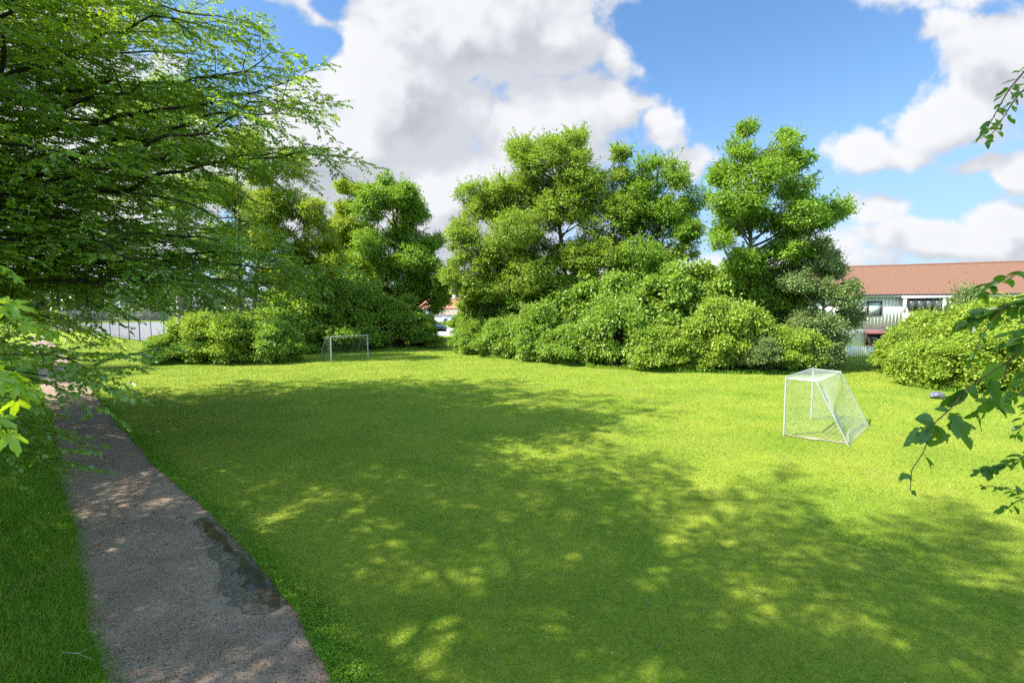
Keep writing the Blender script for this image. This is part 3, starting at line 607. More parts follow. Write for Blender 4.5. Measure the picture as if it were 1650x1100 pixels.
# the long limbs that reach over the lawn
L1 += [(6.2, -.22, 13.2, .34, .10), (5.2, -.05, 12.0, .19, .12), (5.0, -.55, 9.5, .14, .13), (7.5, -.45, 12.0, .40, .16), (5.4, .25, 12.5, .22, .12), (8.6, -.1, 12.0, .42, .14), (9.8, .1, 10.0, .5, .18), (7.0, .02, 13.4, .37, .13), (7.6, .08, 12.6, .36, .14), (5.6, .05, 12.0, .17, .12), (5.0, -.28, 11.0, .14, .12), (4.9, .12, 11.0, .14, .11), (8.2, -.02, 12.4, .42, .15), (7.0, .2, 12.6, .32, .12)]
B1 = beech('beech_tree', 'huge dark beech left of the path, its long limbs reaching over the lawn', (-19.0, 15.5, 0), 19, .42, L1, 51, dens=.38, tw_sp=.145)
L2 = auto_limbs(rb, 54, 4.8, 16.4, lambda f: 8.6*math.sqrt(max(.12, 1-(f*1.02-.4)**2*1.6)), lambda az, z: (z < 8.5 and (az > 5.0 or az < 1.5)) or (z < 13 and .05 < az < 1.95))
L2 = [(z, az, L*(.58 if .02 < az % 6.283 < 1.95 else 1), e, dr) for (z, az, L, e, dr) in L2]
L2 += [(4.4, .80, 5.0, -.02, .16), (4.0, 1.05, 5.0, -.06, .15), (3.6, 1.3, 4.8, -.05, .15), (3.2, 1.15, 4.4, -.06, .14)]
beech('beech_tree', 'nearer beech at the left picture edge with low sprays hanging over the path', (-10.2, 4.0, 0), 18.2, .36, L2, 52, dens=.33, tw_sp=.13)

copy_thing(B1, (-44.0, 26.5, 0), 2.3, (.85, .85, .8), 'farther beech beyond the huge dark one, shading the far end of the path')

# ------------------------------------------------------------------ near leafy branches (detailed leaves)
def big_leaf(geo, b, t, nrm, wid, rg, tint, bites=.0, curl=.12, lobed=False):
    b = np.asarray(b, float); t = np.asarray(t, float); ax = t-b; L = np.linalg.norm(ax); ax /= L
    nrm = unit(nrm-ax*np.dot(nrm, ax)); sv = np.cross(ax, nrm); ns, na = 12, 4
    u = np.linspace(0, 1, ns+1); prof = np.sin(np.pi*u**.85)**.75*(1-.25*u)
    if lobed: prof = prof*(.78+.30*np.abs(np.sin(u*math.pi*3.2)))
    V = []
    for side in (-1, 1):
        for k, uu in enumerate(u):
            ser = 1+(.07 if k % 2 else -.05)
            for a in range(na+1):
                f = a/na; x = wid*.5*prof[k]*f*(ser if a == na else 1)*side
                vein = .012*L*math.sin(uu*ns*math.pi)*f
                V.append(b+ax*(L*uu+.05*L*f*(1-uu)) + sv*x + nrm*(abs(x)*.30+vein-curl*L*(uu-.3)**2))
    Q = []; m_ = (ns+1)*(na+1)
    for si in range(2):
        eat = rg.random()*ns if bites > 0 else -9; er = bites*(1.5+3*rg.random())
        ex, ea = rg.random()*ns, rg.random()*na
        for k in range(ns):
            for a in range(na):
                if bites > 0 and (math.hypot(k-eat, (a-na+.5)*1.1) < er or (rg.random() < .6 and math.hypot(k-ex, (a-ea)*1.2) < bites*1.3)): continue
                i0 = si*m_+k*(na+1)+a; qd = [i0, i0+1, i0+na+2, i0+na+1]; Q.append(qd if si else qd[::-1])
    if Q: geo.add(V, Q=Q, tint=tint)
def palm_leaf(geo, b, ax, nrm, L, rg, tint):
    ax = unit(ax); nrm = unit(nrm-ax*np.dot(nrm, ax)); sv = np.cross(ax, nrm); th = np.linspace(-2.55, 2.55, 103); rr = np.zeros_like(th)
    for (c, l, w_) in ((0,1.0,.30),(.88,.86,.27),(-.88,.86,.27),(1.75,.58,.27),(-1.75,.58,.27)): rr = np.maximum(rr, l*np.maximum(0, 1-(np.abs(th-c)/(w_*2.1))**1.35))
    rr = np.maximum(rr, .36+.05*np.cos(th)); rr *= 1+.05*np.sign(np.sin(th*26)); fr = np.array([0,.25,.5,.75,1.0])
    vein = np.minimum.reduce([np.abs(th-c) for c in (0,.88,-.88,1.75,-1.75)])
    V = []; k1, k2 = .25+.3*rg.random(), rg.normal()*.15
    for f in fr:
        x = rr*f*np.cos(th)*.62*L; y = rr*f*np.sin(th)*.62*L
        z = L*(.09*np.minimum(vein,.4)*f - k1*.32*(f*rr)**2*np.abs(np.sin(th)) - k1*.25*(f*rr*np.cos(th))**2 + k2*.2*f*np.sin(th*2) + .012*np.sin(th*17+f*5)*f)
        V.append(b+ax*x[:,None]+sv*y[:,None]+nrm*z[:,None])
    n = len(th); i = (np.arange(4)[:,None]*n+np.arange(n-1)[None]).ravel(); geo.add(np.concatenate(V), Q=np.stack([i,i+1,i+n+1,i+n],-1), tint=tint)
def leafy_branch(wood, cr, rg, pts, r0, r1, n, lsz, bites, hang=.5, lobed=False, ratio=.62, start=.15):
    pts = np.asarray(pts, float); k = len(pts); t = np.linspace(0, k-1, (k-1)*5+1)
    pp = np.stack([np.interp(t, range(k), pts[:,c]) for c in range(3)], -1)
    for _ in range(2): pp[1:-1] = (pp[:-2]+pp[1:-1]*2+pp[2:])/4
    wood.tube(pp, np.linspace(r0, r1, len(pp)), 6)
    for j in range(n):
        f = start+(1-start)*(j+.3*rg.random())/max(1, n-1); x = min(f, 1)*(len(pp)-1); i = int(min(x, len(pp)-2)); s = pp[i]+(pp[i+1]-pp[i])*(x-i); d = unit(pp[i+1]-pp[i])
        sdv = unit(np.cross(d, np.array([0,0,1.]))+1e-6)*(1 if j % 2 else -1); a = unit(d*.5+sdv*.75+np.array([0,0,-hang])+rg.normal(size=3)*.35); L = lsz*(.6+.65*rg.random())
        pet = s+a*L*.18; wood.tube([s, pet], [.0015,.001], 3)
        if lobed: palm_leaf(cr, pet, a, np.array([0,-.35,1.])+rg.normal(size=3)*.4, L, rg, float(np.clip(.5+rg.normal()*.3, 0, 1))); continue
        big_leaf(cr, pet, pet+a*L, np.array([0,0,1.])+rg.normal(size=3)*.45+np.array([0,-.35,0]), L*ratio, rg, float(np.clip(.5+rg.normal()*.3, 0, 1)), bites if rg.random() < .65 else 0, .12, lobed)
rn = np.random.default_rng(91)
bs = np.array([3.55, 1.25, 0.])
root = thing('hazel_tree', 'near tree at the right picture edge with drooping, insect eaten leaves', 'tree', bs)
wood, cr = Geo(), Geo(); wood.tube(trunk_line(rn, bs-[0,0,.1], bs+[0,.1,7.4], 8, .05), np.linspace(.12,.03,8), 9)
def tw(z): return bs+np.array([0,.1*z/7.4,z])
Yb = 2.05
main = [tw(3.2), P(1700, 520, 1.75), P(1627, 580, 1.95), P(1585, 608, Yb), P(1555, 628, Yb), P(1530, 660, Yb), P(1507, 680, Yb), P(1497, 705, Yb), P(1488, 728, Yb), P(1469, 757, Yb), P(1467, 790, Yb)]
t_ = np.asarray(main); wood.tube(t_, np.concatenate([[.02,.0042],np.linspace(.0034,.0017,len(t_)-2)]), 6)
for (bx,by,tx,ty,wd,dy,bt,tn) in [(1507,681,1474,674,26,.03,0,.3),(1505,683,1456,719,22,.0,.9,.7),(1495,690,1483,716,14,-.03,0,.2),(1508,684,1501,721,42,.02,.35,.8),(1509,684,1528,714,30,-.05,.8,.6),(1529,664,1560,700,32,0,.8,.75),(1532,668,1567,726,26,-.04,.9,.55),
   (1555,626,1527,657,19,.02,0,.1),(1553,628,1550,646,20,.0,0,.8),(1556,625,1578,641,24,0,0,.45),(1548,628,1514,659,20,.04,.5,.3),(1552,622,1526,621,14,.05,0,.2),(1530,661,1505,658,10,.03,0,.5),(1529,676,1577,688,24,.05,.7,.4),(1489,731,1505,764,26,0,1.1,.55),(1467,764,1449,777,18,0,1.0,.5),(1467,790,1477,799,9,0,.5,.2),(1600,606,1585,640,34,.05,.4,.8),(1590,610,1612,652,26,0,.4,.3),(1622,584,1580,612,26,.08,.3,.6)]:
    b_, e_ = P(bx, by, Yb), P(tx, ty, Yb+dy); big_leaf(cr, b_, e_, np.array([.1,-.75,.5])+rn.normal(size=3)*.25, wd/F*Yb*1.15, rn, tn, bt)
wood.tube([main[2], P(1615,618,2.1), P(1590,645,2.15), P(1565,668,2.2)], np.linspace(.003,.0012,4), 5)
for (bx,by,tx,ty,wd,bt) in [(1590,645,1583,676,26,.4),(1592,643,1619,660,22,.2),(1575,660,1553,676,18,.5),(1570,666,1585,695,16,.7)]: big_leaf(cr, P(bx,by,2.15), P(tx,ty,2.2), np.array([.1,-.7,.5]), wd/F*2.2, rn, .5, bt)
for pts, n, sz, bt in [
   ([tw(3.9), P(1720,470,1.9), P(1640,490,2.1), P(1590,500,2.2), P(1555,522,2.25)], 36, .085, .35), ([tw(4.0), P(1710,440,2.0), P(1640,440,2.2), P(1600,452,2.35), P(1580,470,2.4)], 13, .08, .35),
   ([P(1625,490,2.1), P(1595,520,2.15), P(1572,560,2.2), P(1565,585,2.2)], 7, .06, .7), ([tw(3.6), P(1700,520,1.9), P(1655,540,2.1), P(1630,560,2.15)], 16, .09, .3), ([tw(3.3), P(1720,580,1.9), P(1660,610,2.1), P(1620,640,2.2), P(1600,650,2.3)], 18, .085, .5),
   ([tw(2.8), P(1720,700,2.0), P(1655,735,2.2), P(1610,750,2.3), P(1585,755,2.35)], 22, .075, .8), ([tw(2.7), P(1720,760,2.0), P(1655,795,2.2), P(1620,785,2.3), P(1585,782,2.35)], 12, .06, .9), ([tw(2.6), P(1700,790,2.0), P(1640,805,2.15), P(1622,820,2.2)], 7, .05, .9),
   ([tw(5.3), P(1700,50,1.6), P(1655,110,1.8), P(1625,145,1.9), P(1600,190,1.95), P(1583,222,2.0)], 14, .055, .7), ([tw(5.2), P(1700,80,1.6), P(1655,140,1.8), P(1635,160,1.85), P(1610,200,1.9), P(1588,230,1.95)], 12, .05, .8),
   ([tw(3.5), P(1740,600,2.1), P(1670,640,2.6), P(1640,700,2.7)], 16, .08, .4), ([tw(4.2), P(1740,500,2.2), P(1680,520,2.7), P(1630,540,2.9)], 22, .085, .3), ([tw(4.2), P(1720,560,2.2), P(1670,590,2.7), P(1640,620,2.9)], 18, .085, .3)]:
    leafy_branch(wood, cr, rn, pts, .0042, .0011, int(n*1.7), sz*.78, bt, .35, start=.30)
for k in range(26):                                    # the rest of its crown, beyond the picture edge
    a = rn.random()*2-1.2; z = 2.6+4.6*rn.random(); L = 1.0+.9*rn.random(); d = np.array([math.cos(a), math.sin(a), .35])
    s = tw(z); leafy_branch(wood, cr, rn, [s, s+d*L*.5+[0,0,.1], s+d*L], .012, .002, 16, .085, .2, .3)
wood.build('trunk', M['twig'], root, True, loc=bs); cr.build('crown', M['leaf_hazel'], root, True, loc=bs)

bs = np.array([-3.1, .9, 0.]); root = thing('maple_sapling', 'young maple at the left picture edge with large bright yellow green leaves', 'tree', bs)
wood, cr = Geo(), Geo(); wood.tube(trunk_line(rn, bs-[0,0,.1], bs+[0,.05,5.2], 7, .04), np.linspace(.05,.012,7), 8)
for pts, n, sz in [([bs+[0,0,3.4], P(-120,600,1.5), P(-40,590,1.6), P(10,600,1.65), P(30,640,1.7)], 9, .115), ([bs+[0,0,3.6], P(-120,520,1.6), P(-40,480,1.8), P(5,490,1.9), P(30,520,2.0)], 8, .12), ([bs+[0,0,3.7], P(-100,470,2.0), P(0,490,2.6), P(45,520,2.9), P(85,535,3.0)], 9, .115), ([bs+[0,0,3.0], P(-110,650,1.5), P(-30,660,1.6), P(5,690,1.65)], 6, .11), ([bs+[0,0,4.0], P(-100,400,2.0), P(-20,420,2.4), P(15,440,2.5)], 6, .09)]:
    leafy_branch(wood, cr, rn, pts, .009, .002, n, sz, .15, .45, True, .95, .45)
for k in range(14):
    a = math.pi+rn.normal()*.8; s = bs+np.array([0,0,2.2+2.8*rn.random()]); d = np.array([math.cos(a), math.sin(a), .4]); leafy_branch(wood, cr, rn, [s, s+d*.5, s+d*.95], .008, .002, 9, .12, .1, .4, True, .95)
wood.build('trunk', M['twig'], root, True, loc=bs); cr.build('crown', M['leaf_sunlit'], root, True, loc=bs)

# ------------------------------------------------------------------ background: fence, bench, far house, cars, far wood
fo = thing('court_fence', 'tall dark bar fence along the pale court at the far left', 'fence', fA)
ge = Geo(); Lf = np.linalg.norm(fB-fA)+30; s_ = np.arange(-22, Lf-22, .30)
for k in s_: ge.box(fA+fd*k+[0,0,1.9], (.028,.028,3.7), np.array([fd, fn, [0,0,1]]))
ge.build('bars', M['dark_metal'], fo, loc=fA)
for z in (.15, 3.72): ge = Geo(); ge.box(fA+fd*(Lf/2-22)+[0,0,z], (Lf,.05,.06), np.array([fd, fn, [0,0,1]])); ge.build('rail', M['dark_metal'], fo, loc=fA)
for k in np.arange(-22, Lf-22+.1, 4.4): ge = Geo(); ge.box(fA+fd*k-fn*.06+[0,0,1.95], (.08,.08,3.9), np.array([fd, fn, [0,0,1]])); ge.build('post', M['dark_metal'], fo, loc=fA)
M['wood'] = simple('weathered_wood', (.22,.12,.085), .8, .3, noise=(8, .3))
bp_ = Gd(246, 552.5); be = thing('bench', 'small reddish wooden bench by the court fence', 'bench', bp_)
ge = Geo(); ge.box(bp_+[0,0,.46], (1.3,.38,.05)); ge.build('seat', M['wood'], be, loc=bp_)
ge = Geo(); ge.box(bp_+[0,.2,.75], (1.3,.05,.3)); ge.build('backrest', M['wood'], be, loc=bp_)
for x in (-.55,.55):
    for (y0, z1) in ((-.16,.44),(.2,.6)): ge = Geo(); ge.tube([bp_+[x*1.1,y0*1.15,0], bp_+[x,y0,z1]], .04, 4); ge.build('leg', M['wood'], be, loc=bp_)
# far house
hb = P(692, 500, 118); hb[2] = 0; fh = thing('far_house', 'white house with orange red roof far beyond the gap', 'house', hb)
M['red_tile'] = simple('orange_red_tiles', (.30,.13,.09), .85, .2, noise=(2, .2)); M['grey_roof'] = simple('grey_brown_roof', (.20,.16,.14), .85, .2, noise=(2, .2)); M['white_wall'] = simple('white_wall', (.72,.70,.66), .8, .2)
ge = Geo(); ge.box(hb+[0,4.5,2.1], (17,9,4.2)); ge.add([hb+[-8.5,0,4.2],hb+[-8.5,9,4.2],hb+[-8.5,4.5,6.6],hb+[8.5,0,4.2],hb+[8.5,9,4.2],hb+[8.5,4.5,6.6]], T=[[0,1,2],[4,3,5]]); ge.build('wall', M['white_wall'], fh, loc=hb)
ge = Geo(); ge.add([hb+[-8.9,-.5,4.05],hb+[8.9,-.5,4.05],hb+[8.9,4.5,6.8],hb+[-8.9,4.5,6.8],hb+[8.9,9.5,4.05],hb+[-8.9,9.5,4.05]], Q=[[0,1,2,3],[3,2,4,5]]); rf = ge.build('roof', M['red_tile'], fh, loc=hb)
ge = Geo(); ge.box(hb+[5.6,3.6,6.9], (.8,.7,1.5)); ge.build('chimney', M['white_wall'], rf, loc=hb)
ge = Geo(); ge.add([hb+[1.5,-3.2,2.5],hb+[9.2,-3.2,2.5],hb+[9.2,-.02,4.0],hb+[1.5,-.02,4.0]], Q=[[0,1,2,3]]); ge.build('porch_roof', M['grey_roof'], fh, loc=hb)
ge = Geo(); ge.box(hb+[5.35,-1.55,1.25], (7.4,2.9,2.5)); ge.build('porch', M['white_wall'], fh, loc=hb)
for (x, y, z) in ((-6,-.03,3.2),(-2.9,-.03,3.2),(-5,-.03,1.4),(4.2,-3.03,1.4),(7.6,-3.03,1.4)):
    ge = Geo(); ge.box(hb+[x,y,z], (1.1,.08,1.2)); f = ge.build('window', M['white_paint'], fh, loc=hb); ge = Geo(); ge.box(hb+[x,y-.045,z], (.9,.02,1.0)); ge.build('pane', M['glass'], f, loc=hb)
# cars
def car(label, p, rz, mat):
    o = thing('parked_car', label, 'car', p, 'cars parked by the far house', rz)
    sec = [(-2.15,.35,.62),(-2.1,.30,.82),(-1.3,.26,.90),(0,.26,.92),(1.0,.26,.88),(1.9,.28,.74),(2.15,.35,.60)]
    ge = Geo(); V = []
    for (x, z0, z1) in sec: V += [[x,-.84,z0],[x,-.86,(z0+z1)/2],[x,-.76,z1],[x,.76,z1],[x,.86,(z0+z1)/2],[x,.84,z0]]
    Q = [[k*6+j, k*6+(j+1)%6, k*6+6+(j+1)%6, k*6+6+j] for k in range(len(sec)-1) for j in range(6)]
    ge.add(V, Q=Q); ge.add([V[j] for j in range(6)], Q=[[5,4,1,0],[4,3,2,1]]); n6 = len(V)-6; ge.add([V[n6+j] for j in range(6)], Q=[[0,1,4,5],[1,2,3,4]])
    ge.add([[-1.55,-.60,1.40],[.2,-.60,1.44],[.2,.60,1.44],[-1.55,.60,1.40],[-1.55,-.60,1.36],[.2,-.60,1.40],[.2,.60,1.40],[-1.55,.60,1.36]], Q=[[0,1,2,3],[7,6,5,4],[0,4,5,1],[2,6,7,3],[0,3,7,4],[1,5,6,2]])
    for (xa, xb) in ((-2.02,-1.5),(-.55,-.55),(1.0,.2)):
        for y in (-1, 1): ge.tube([[xa,y*.74,.88],[xb,y*.59,1.40]], .035, 4)
    ge.build('body', mat, o)
    ge = Geo(); a = [[-1.98,-.72,.88],[1.0,-.72,.88],[.2,-.58,1.38],[-1.5,-.58,1.38],[-1.98,.72,.88],[1.0,.72,.88],[.2,.58,1.38],[-1.5,.58,1.38]]; ge.add(a, Q=[[0,1,2,3],[5,4,7,6],[1,5,6,2],[4,0,3,7]]); ge.build('window', M['glass'], o)
    for x in (-1.3, 1.35):
        for y in (-.78, .78):
            ge = Geo(); ge.tube([[x,y-.1,.31],[x,y+.1,.31]], .31, 14, True); wh = ge.build('wheel', M['tyre'], o); ge = Geo(); ge.tube([[x,y-.11,.31],[x,y+.11,.31]], .18, 10, True); ge.build('rim', M['rim'], wh)
    for y in (-.6, .6): ge = Geo(); ge.box([2.12,y,.62], (.08,.26,.12)); ge.build('headlight', M['rim'], o)
M['tyre'] = simple('tyre', (.02,.02,.02), .8); M['rim'] = simple('rim', (.5,.5,.52), .3, .5, .8); M['blue_paint'] = simple('dark_blue_paint', (.03,.05,.11), .2, .6); M['white_car'] = simple('silver_white_paint', (.62,.65,.68), .25, .6)
cp_ = P(703, 500, 95); cp_[2] = .01; car('dark blue car parked in front of the far white house', cp_, R(12), M['blue_paint'])
cp_ = P(741, 500, 83); cp_[2] = .01; car('silver white car half hidden behind the right thicket', cp_, R(-160), M['white_car'])
# hedge in front of the far house and the far-off wood
ge, wd = Geo(), Geo(); rg = np.random.default_rng(5); hp = P(690, 500, 112); hp[2] = 0; hz = thing('hedge', 'clipped low hedge in front of the far white house', 'hedge', hp)
for k in range(34): lobe_leaves(rg, ge, wd, hp+np.array([-9.5+19*k/33, rg.normal()*.2, .55]), .55, 40, 10, .2, .8, .2, .006)
ge.build('foliage', M['leaf_dark'], hz, loc=hp)
ge, wd = Geo(), Geo(); rg = np.random.default_rng(6)
for k in range(330):
    a = R(-72+144*rg.random()); dd_ = 190+60*rg.random(); x, y = math.sin(a)*dd_, math.cos(a)*dd_; h = 7+6*rg.random()
    for z in (h*.35, h*.8): 
        n = 260; r_ = 4.2*(1.1-.4*z/h); d = unit(rg.normal(size=(n,3))); B = np.array([x,y,z])+d*r_*(.6+.45*rg.random(n))[:,None]*np.array([1,1,.9]); L = 1.1*(.7+.6*rg.random(n))
        leaves(ge, B, rg.normal(size=(n,3)), d*.8+np.array([0,0,.7])+rg.normal(size=(n,3))*.4, L, L*.8, np.clip(rg.random()*.6+rg.random(n)*.5, 0, 1))
tag(ge.build('far_wood', M['leaf_far']), 'far-off wood along the horizon', kind='stuff')

# crumpled bag
bgp = Gd(1509, 642); rg = np.random.default_rng(8); ge = Geo(); nu, nv = 28, 14; V = []
for j in range(nv+1):
    for i in range(nu):
        th = math.pi*j/nv; ph = 2*math.pi*i/nu; r_ = 1+.13*math.sin(3*ph+2*th)+.10*math.sin(7*ph-3*th)*math.sin(th)+rg.normal()*.06
        V.append(bgp+np.array([.31*r_*math.sin(th)*math.cos(ph), .22*r_*math.sin(th)*math.sin(ph), .15+.17*r_*math.cos(th)]))
ge.add(V, Q=[[j*nu+i, j*nu+(i+1)%nu, (j+1)*nu+(i+1)%nu, (j+1)*nu+i] for j in range(nv) for i in range(nu)])
M['bag'] = simple('grey_plastic', (.10,.10,.135), .28, .6, noise=(9, .6)); o = ge.build('plastic_bag', M['bag'], loc=bgp); tag(o, 'crumpled shiny grey plastic bag lying at the foot of the lime bushes', 'bag')

# ------------------------------------------------------------------ grass, gravel, litter
def blade_mat(name, a, b, tip):
    m, q, o = new_mat(name); p_ = pos(q)
    col = q.mix(attr(q, 'tint'), a, b); col = q.mix(q.sm(q.noise(p_, .35, 4, .6), .32, .68), col, tip); col = q.mix(q.m('MULTIPLY', q.sm(q.noise(p_, 3.1, 5, .65), .55, .75), .6), col, tuple(x*.62 for x in a))
    mp = q.n('ShaderNodeMapping'); q.link(p_, mp.inputs['Vector']); mp.inputs['Rotation'].default_value = (0, 0, .62); mp.inputs['Scale'].default_value = (1.6, .12, 1)
    col = q.mix(q.m('MULTIPLY', q.sm(q.noise(mp.outputs[0], 1.0, 3, .6), .48, .72), .38), col, (.30, .31, .085))
    col = q.mix(q.m('MULTIPLY', q.sm(q.noise(p_, .9, 5, .7), .60, .74), .45), col, (.29, .26, .09))
    d = q.n('ShaderNodeBsdfDiffuse'); q.link(col, d.inputs[0]); t = q.n('ShaderNodeBsdfTranslucent'); q.link(col, t.inputs[0])
    mx = q.n('ShaderNodeMixShader'); mx.inputs[0].default_value = .35; q.link(d.outputs[0], mx.inputs[1]); q.link(t.outputs[0], mx.inputs[2])
    gl = q.n('ShaderNodeBsdfGlossy'); gl.inputs['Roughness'].default_value = .45; m2 = q.n('ShaderNodeMixShader'); m2.inputs[0].default_value = .012; q.link(mx.outputs[0], m2.inputs[1]); q.link(gl.outputs[0], m2.inputs[2]); q.link(m2.outputs[0], o.inputs[0]); return m
M['blade'] = blade_mat('grass_blade', (.095,.210,.013), (.225,.300,.048), (.245,.300,.054)); M['blade_tall'] = blade_mat('tall_grass_blade', (.085,.215,.014), (.150,.290,.024), (.150,.265,.020))
rg = np.random.default_rng(15)
def blades(geo, X, Y, h, w_, lean=.5, two=False):
    n = len(X); a = rg.random(n)*2*math.pi; b = rg.random(n)*2*math.pi; hh = h*(.55+.8*rg.random(n)); ww = w_*(.7+.6*rg.random(n))
    c = np.stack([X, Y, np.zeros(n)], -1); sdv = np.stack([np.cos(a), np.sin(a), 0*a], -1)*ww[:,None]/2; ln = np.stack([np.cos(b), np.sin(b), 0*b], -1)*(hh*lean*rg.random(n))[:,None]; up = np.array([0,0,1.])*hh[:,None]
    tint = np.clip(.5+rg.normal(size=n)*.3, 0, 1); i = np.arange(n)[:,None]
    if two:
        V = np.stack([c-sdv, c+sdv, c+up*.6+ln*.35+sdv*.7, c+up*.6+ln*.35-sdv*.7, c+up*.9+ln*1.1], 1)
        geo.add(V.reshape(-1,3), Q=i*5+np.array([[0,1,2,3]]), tint=tint); geo.T.append(i*5+np.array([[3,2,4]])+geo.n-len(V)*5); geo.tt.append(tint)
    else:
        V = np.stack([c-sdv, c+sdv, c+up+ln], 1); geo.add(V.reshape(-1,3), T=i*3+np.array([[0,1,2]]), tint=tint)
ge = Geo()
for (y0, y1, dens, h, wd_) in ((4.4, 7.5, 3600, .045, .0055), (7.5, 11, 2000, .045, .008), (11, 17, 900, .05, .013), (17, 26, 380, .055, .02), (26, 40, 150, .06, .034), (40, 62, 55, .08, .06)):
    xl, xr = -1.12*y1-1, 1.12*y1+1; n = int((xr-xl)*(y1-y0)*dens); X = xl+(xr-xl)*rg.random(n); Y = y0+(y1-y0)*rg.random(n)
    k = (path_d(X, Y) > redge(Y)+.02) & (np.abs(X) < 1.12*Y+1.5); X, Y = X[k], Y[k]
    k = rg.random(len(X)) < .75+.25*np.sin(X*1.7+np.sin(Y*2.1))*np.sin(Y*1.9+np.sin(X*1.3)); blades(ge, X[k], Y[k], h, wd_, 1.1)
tag(ge.build('lawn_grass', M['blade']), 'short mown grass of the lawn', kind='stuff')
ge = Geo()                                            # taller verge left of the path and ragged edge on its right
for (y0, y1, dens, wd_) in ((3.5, 8, 1500, .008), (8, 13, 800, .011), (13, 24, 260, .02), (24, 45, 70, .04)):
    n = int(9*(y1-y0)*dens); Y = y0+(y1-y0)*rg.random(n); d = ledge(Y)-7*rg.random(n)**1.3; X = d-1.005*(Y-5.63)-2.06
    k = np.abs(X) < 1.15*Y+2; blades(ge, X[k], Y[k], .17*(1-.75*np.exp(-(ledge(Y[k])-d[k])*2.2)), wd_, 1.0, True)
for (x, y, r_) in WEEDS:                               # rough uncut grass and weeds around the feet of the shrubs
    n = int(620*r_); a = rg.random(n)*2*math.pi; q_ = r_*(.86+.22*rg.random(n)+.06*np.sin(a*5+x)); blades(ge, x+q_*np.cos(a), y+q_*np.sin(a), .26, .03, .9, True)
n = 26000; Y = 4+24*rg.random(n)**1.6; d = redge(Y)+np.abs(rg.normal(size=n))*.14-.03; blades(ge, d-1.005*(Y-5.63)-2.06, Y, .075, .012, 1.2, True)
n = 5000; Y = 4+18*rg.random(n)**1.4; d = ledge(Y)+np.abs(rg.normal(size=n))*.12; blades(ge, d-1.005*(Y-5.63)-2.06, Y, .06, .009, 1.2, True)
tag(ge.build('verge_grass', M['blade_tall']), 'long uncut grass along the path and around the shrubs', kind='stuff')
ge = Geo()                                            # clover and weed leaves at the lawn edge
n = 9000; Y = 4.3+12*rg.random(n)**1.5; d = redge(Y)+np.abs(rg.normal(size=n))*.40; X = d-1.005*(Y-5.63)-2.06; B = np.stack([X, Y, .02+.05*rg.random(n)], -1)
leaves(ge, B, rg.normal(size=(n,3))*np.array([1,1,.3]), np.array([0,0,1.])+rg.normal(size=(n,3))*.35, .035*(.6+.8*rg.random(n)), .026, rg.random(n), 'oval', .1)
tag(ge.build('clover', M['blade_tall']), 'clover and small weeds at the lawn edge', kind='stuff')
ge2 = Geo(); n = 14000; Y = 4.8+13*rg.random(n)**1.3; X = (rg.random(n)*2-1)*1.1*Y; k = (path_d(X, Y) > .4) & (np.sin(X*2.3+1.7*np.sin(Y*1.1))*np.sin(Y*2.9+np.sin(X*1.9)) > .55); X, Y = X[k], Y[k]; n = len(X)
leaves(ge2, np.stack([X, Y, .025+.03*rg.random(n)], -1), rg.normal(size=(n,3))*np.array([1,1,.25]), np.array([0,0,1.])+rg.normal(size=(n,3))*.35, .028*(.6+.8*rg.random(n)), .024, rg.random(n)*.5, 'oval', .1)
tag(ge2.build('clover_patches', M['blade_tall']), 'darker clover patches in the lawn', kind='stuff')
ge2 = Geo(); n = 26; Y = 5.2+11*rg.random(n); X = -1+(rg.random(n)*1.7-.5)*Y; k = path_d(X, Y) > .5; X, Y = X[k], Y[k]; n = len(X)
leaves(ge2, np.stack([X, Y, .05+.02*rg.random(n)], -1), rg.normal(size=(n,3))*np.array([1,1,.2]), np.array([0,0,1.])+rg.normal(size=(n,3))*.5, .07*(.6+.6*rg.random(n)), .04, rg.random(n), 'oval', .3)
M['dead_leaf'] = simple('dead_leaf', (.20,.11,.06), .8, .2); tag(ge2.build('dead_leaves', M['dead_leaf']), 'a few brown dead leaves on the lawn', kind='stuff')
def pebbles(n, fx, size, zf):
    ge = Geo(); X, Y = fx(n); s = size*(.5+rg.random(len(X))); Z = zf(X, Y); o_ = np.array([[1,0,0],[0,1,0],[-1,0,0],[0,-1,0],[0,0,.7],[0,0,-.5]])
    a = rg.random(len(X))*6.28; ca, sa = np.cos(a), np.sin(a); ox = o_[None,:,0]*ca[:,None]-o_[None,:,1]*sa[:,None]; oy = (o_[None,:,0]*sa[:,None]+o_[None,:,1]*ca[:,None])*.75
    V = np.stack([X[:,None]+ox*s[:,None], Y[:,None]+oy*s[:,None], Z[:,None]+o_[None,:,2]*s[:,None]], -1); i = np.arange(len(X))[:,None]*6
    T = np.concatenate([i+np.array([t]) for t in ((0,1,4),(1,2,4),(2,3,4),(3,0,4))]); ge.add(V.reshape(-1,3), T=T, tint=np.tile(rg.random(len(X)), 4)); return ge
def fpath(n):
    Y = 3.5+10.5*rg.random(n)**1.5; d = ledge(Y)+(redge(Y)-ledge(Y)-.03)*rg.random(n); return d-1.005*(Y-5.63)-2.06, Y
def zpath(X, Y): return path_z((path_d(X, Y)-ledge(Y))/(redge(Y)-ledge(Y)), X, Y)+.001
def tint_mat(name, a, b, rough=.9):
    m, q, o = new_mat(name); s_ = q.n('ShaderNodeBsdfPrincipled'); s_.inputs['Roughness'].default_value = rough; s_.inputs['Specular IOR Level'].default_value = .2; q.link(q.mix(attr(q,'tint'), a, b), s_.inputs[0]); q.link(s_.outputs[0], o.inputs[0]); return m
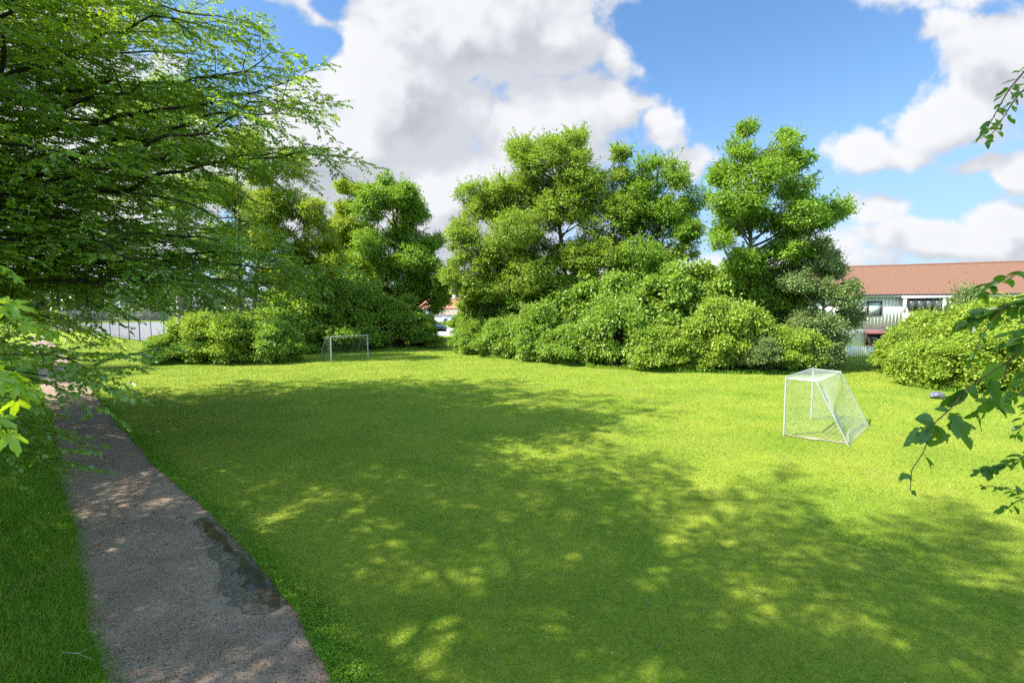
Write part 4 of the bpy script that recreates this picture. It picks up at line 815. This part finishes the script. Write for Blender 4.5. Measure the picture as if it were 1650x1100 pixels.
tag(pebbles(30000, fpath, .0055, zpath).build('gravel', tint_mat('gravel_stone', (.05,.042,.04), (.26,.235,.23))), 'loose gravel on the path', kind='stuff')
ge = Geo(); X, Y = fpath(5200); n = len(X); B = np.stack([X, Y, zpath(X, Y)+.004], -1); leaves(ge, B, rg.normal(size=(n,3))*np.array([1,1,.1]), np.array([0,0,1.])+rg.normal(size=(n,3))*.3, .03*(.4+rg.random(n)), .011, rg.random(n))
tag(ge.build('leaf_litter', tint_mat('dry_litter', (.018,.011,.008), (.07,.042,.028))), 'dark dry leaf scraps on the path', kind='stuff')
ge = Geo(); n = 420; Y = 5+30*rg.random(n)**1.3; X = (rg.random(n)*2.1-1)*1.05*Y; k = path_d(X, Y) > .2; X, Y = X[k], Y[k]; n = len(X); B = np.stack([X, Y, .045+.02*rg.random(n)], -1); leaves(ge, B, rg.normal(size=(n,3))*np.array([1,1,.2]), np.array([0,0,1.])+rg.normal(size=(n,3))*.3, .016+.0006*Y, .014, rg.random(n), 'oval')
tag(ge.build('lawn_flowers', tint_mat('white_petals', (.35,.35,.25), (.55,.55,.48))), 'tiny white flowers scattered in the lawn', kind='stuff')
def stick(label, pts, r, mat):
    p = np.asarray(pts, float); ge = Geo(); ge.tube(p, np.linspace(r, r*.5, len(p)), 5); ge.tube([p[len(p)//2], p[len(p)//2]+np.array([.06,.05,.015])], [r*.6, r*.3], 4); o = ge.build('fallen_twig', mat, loc=p[0]); tag(o, label, 'twig', 'fallen twigs')
stick('dark crooked twig lying at the upper end of the puddle', [Gd(311,846,.045), Gd(318,839,.05), Gd(325,838,.06), Gd(331,842,.04)], .008, M['bark_dark'])
stick('thin dark twig on the gravel left of the puddle top', [Gd(283,834,.05), Gd(294,832,.055), Gd(301,834,.05)], .005, M['bark_dark'])
stick('pale bare twig lying in the long grass at the bottom left', [Gd(100,1050,.16), Gd(125,1052,.18), Gd(150,1062,.15)], .006, M['bark_pale'])
stick('pale dry stalk lying on the lawn at the bottom middle', [Gd(1041,963,.06), Gd(1044,972,.07), Gd(1047,983,.05)], .004, M['bark_pale'])
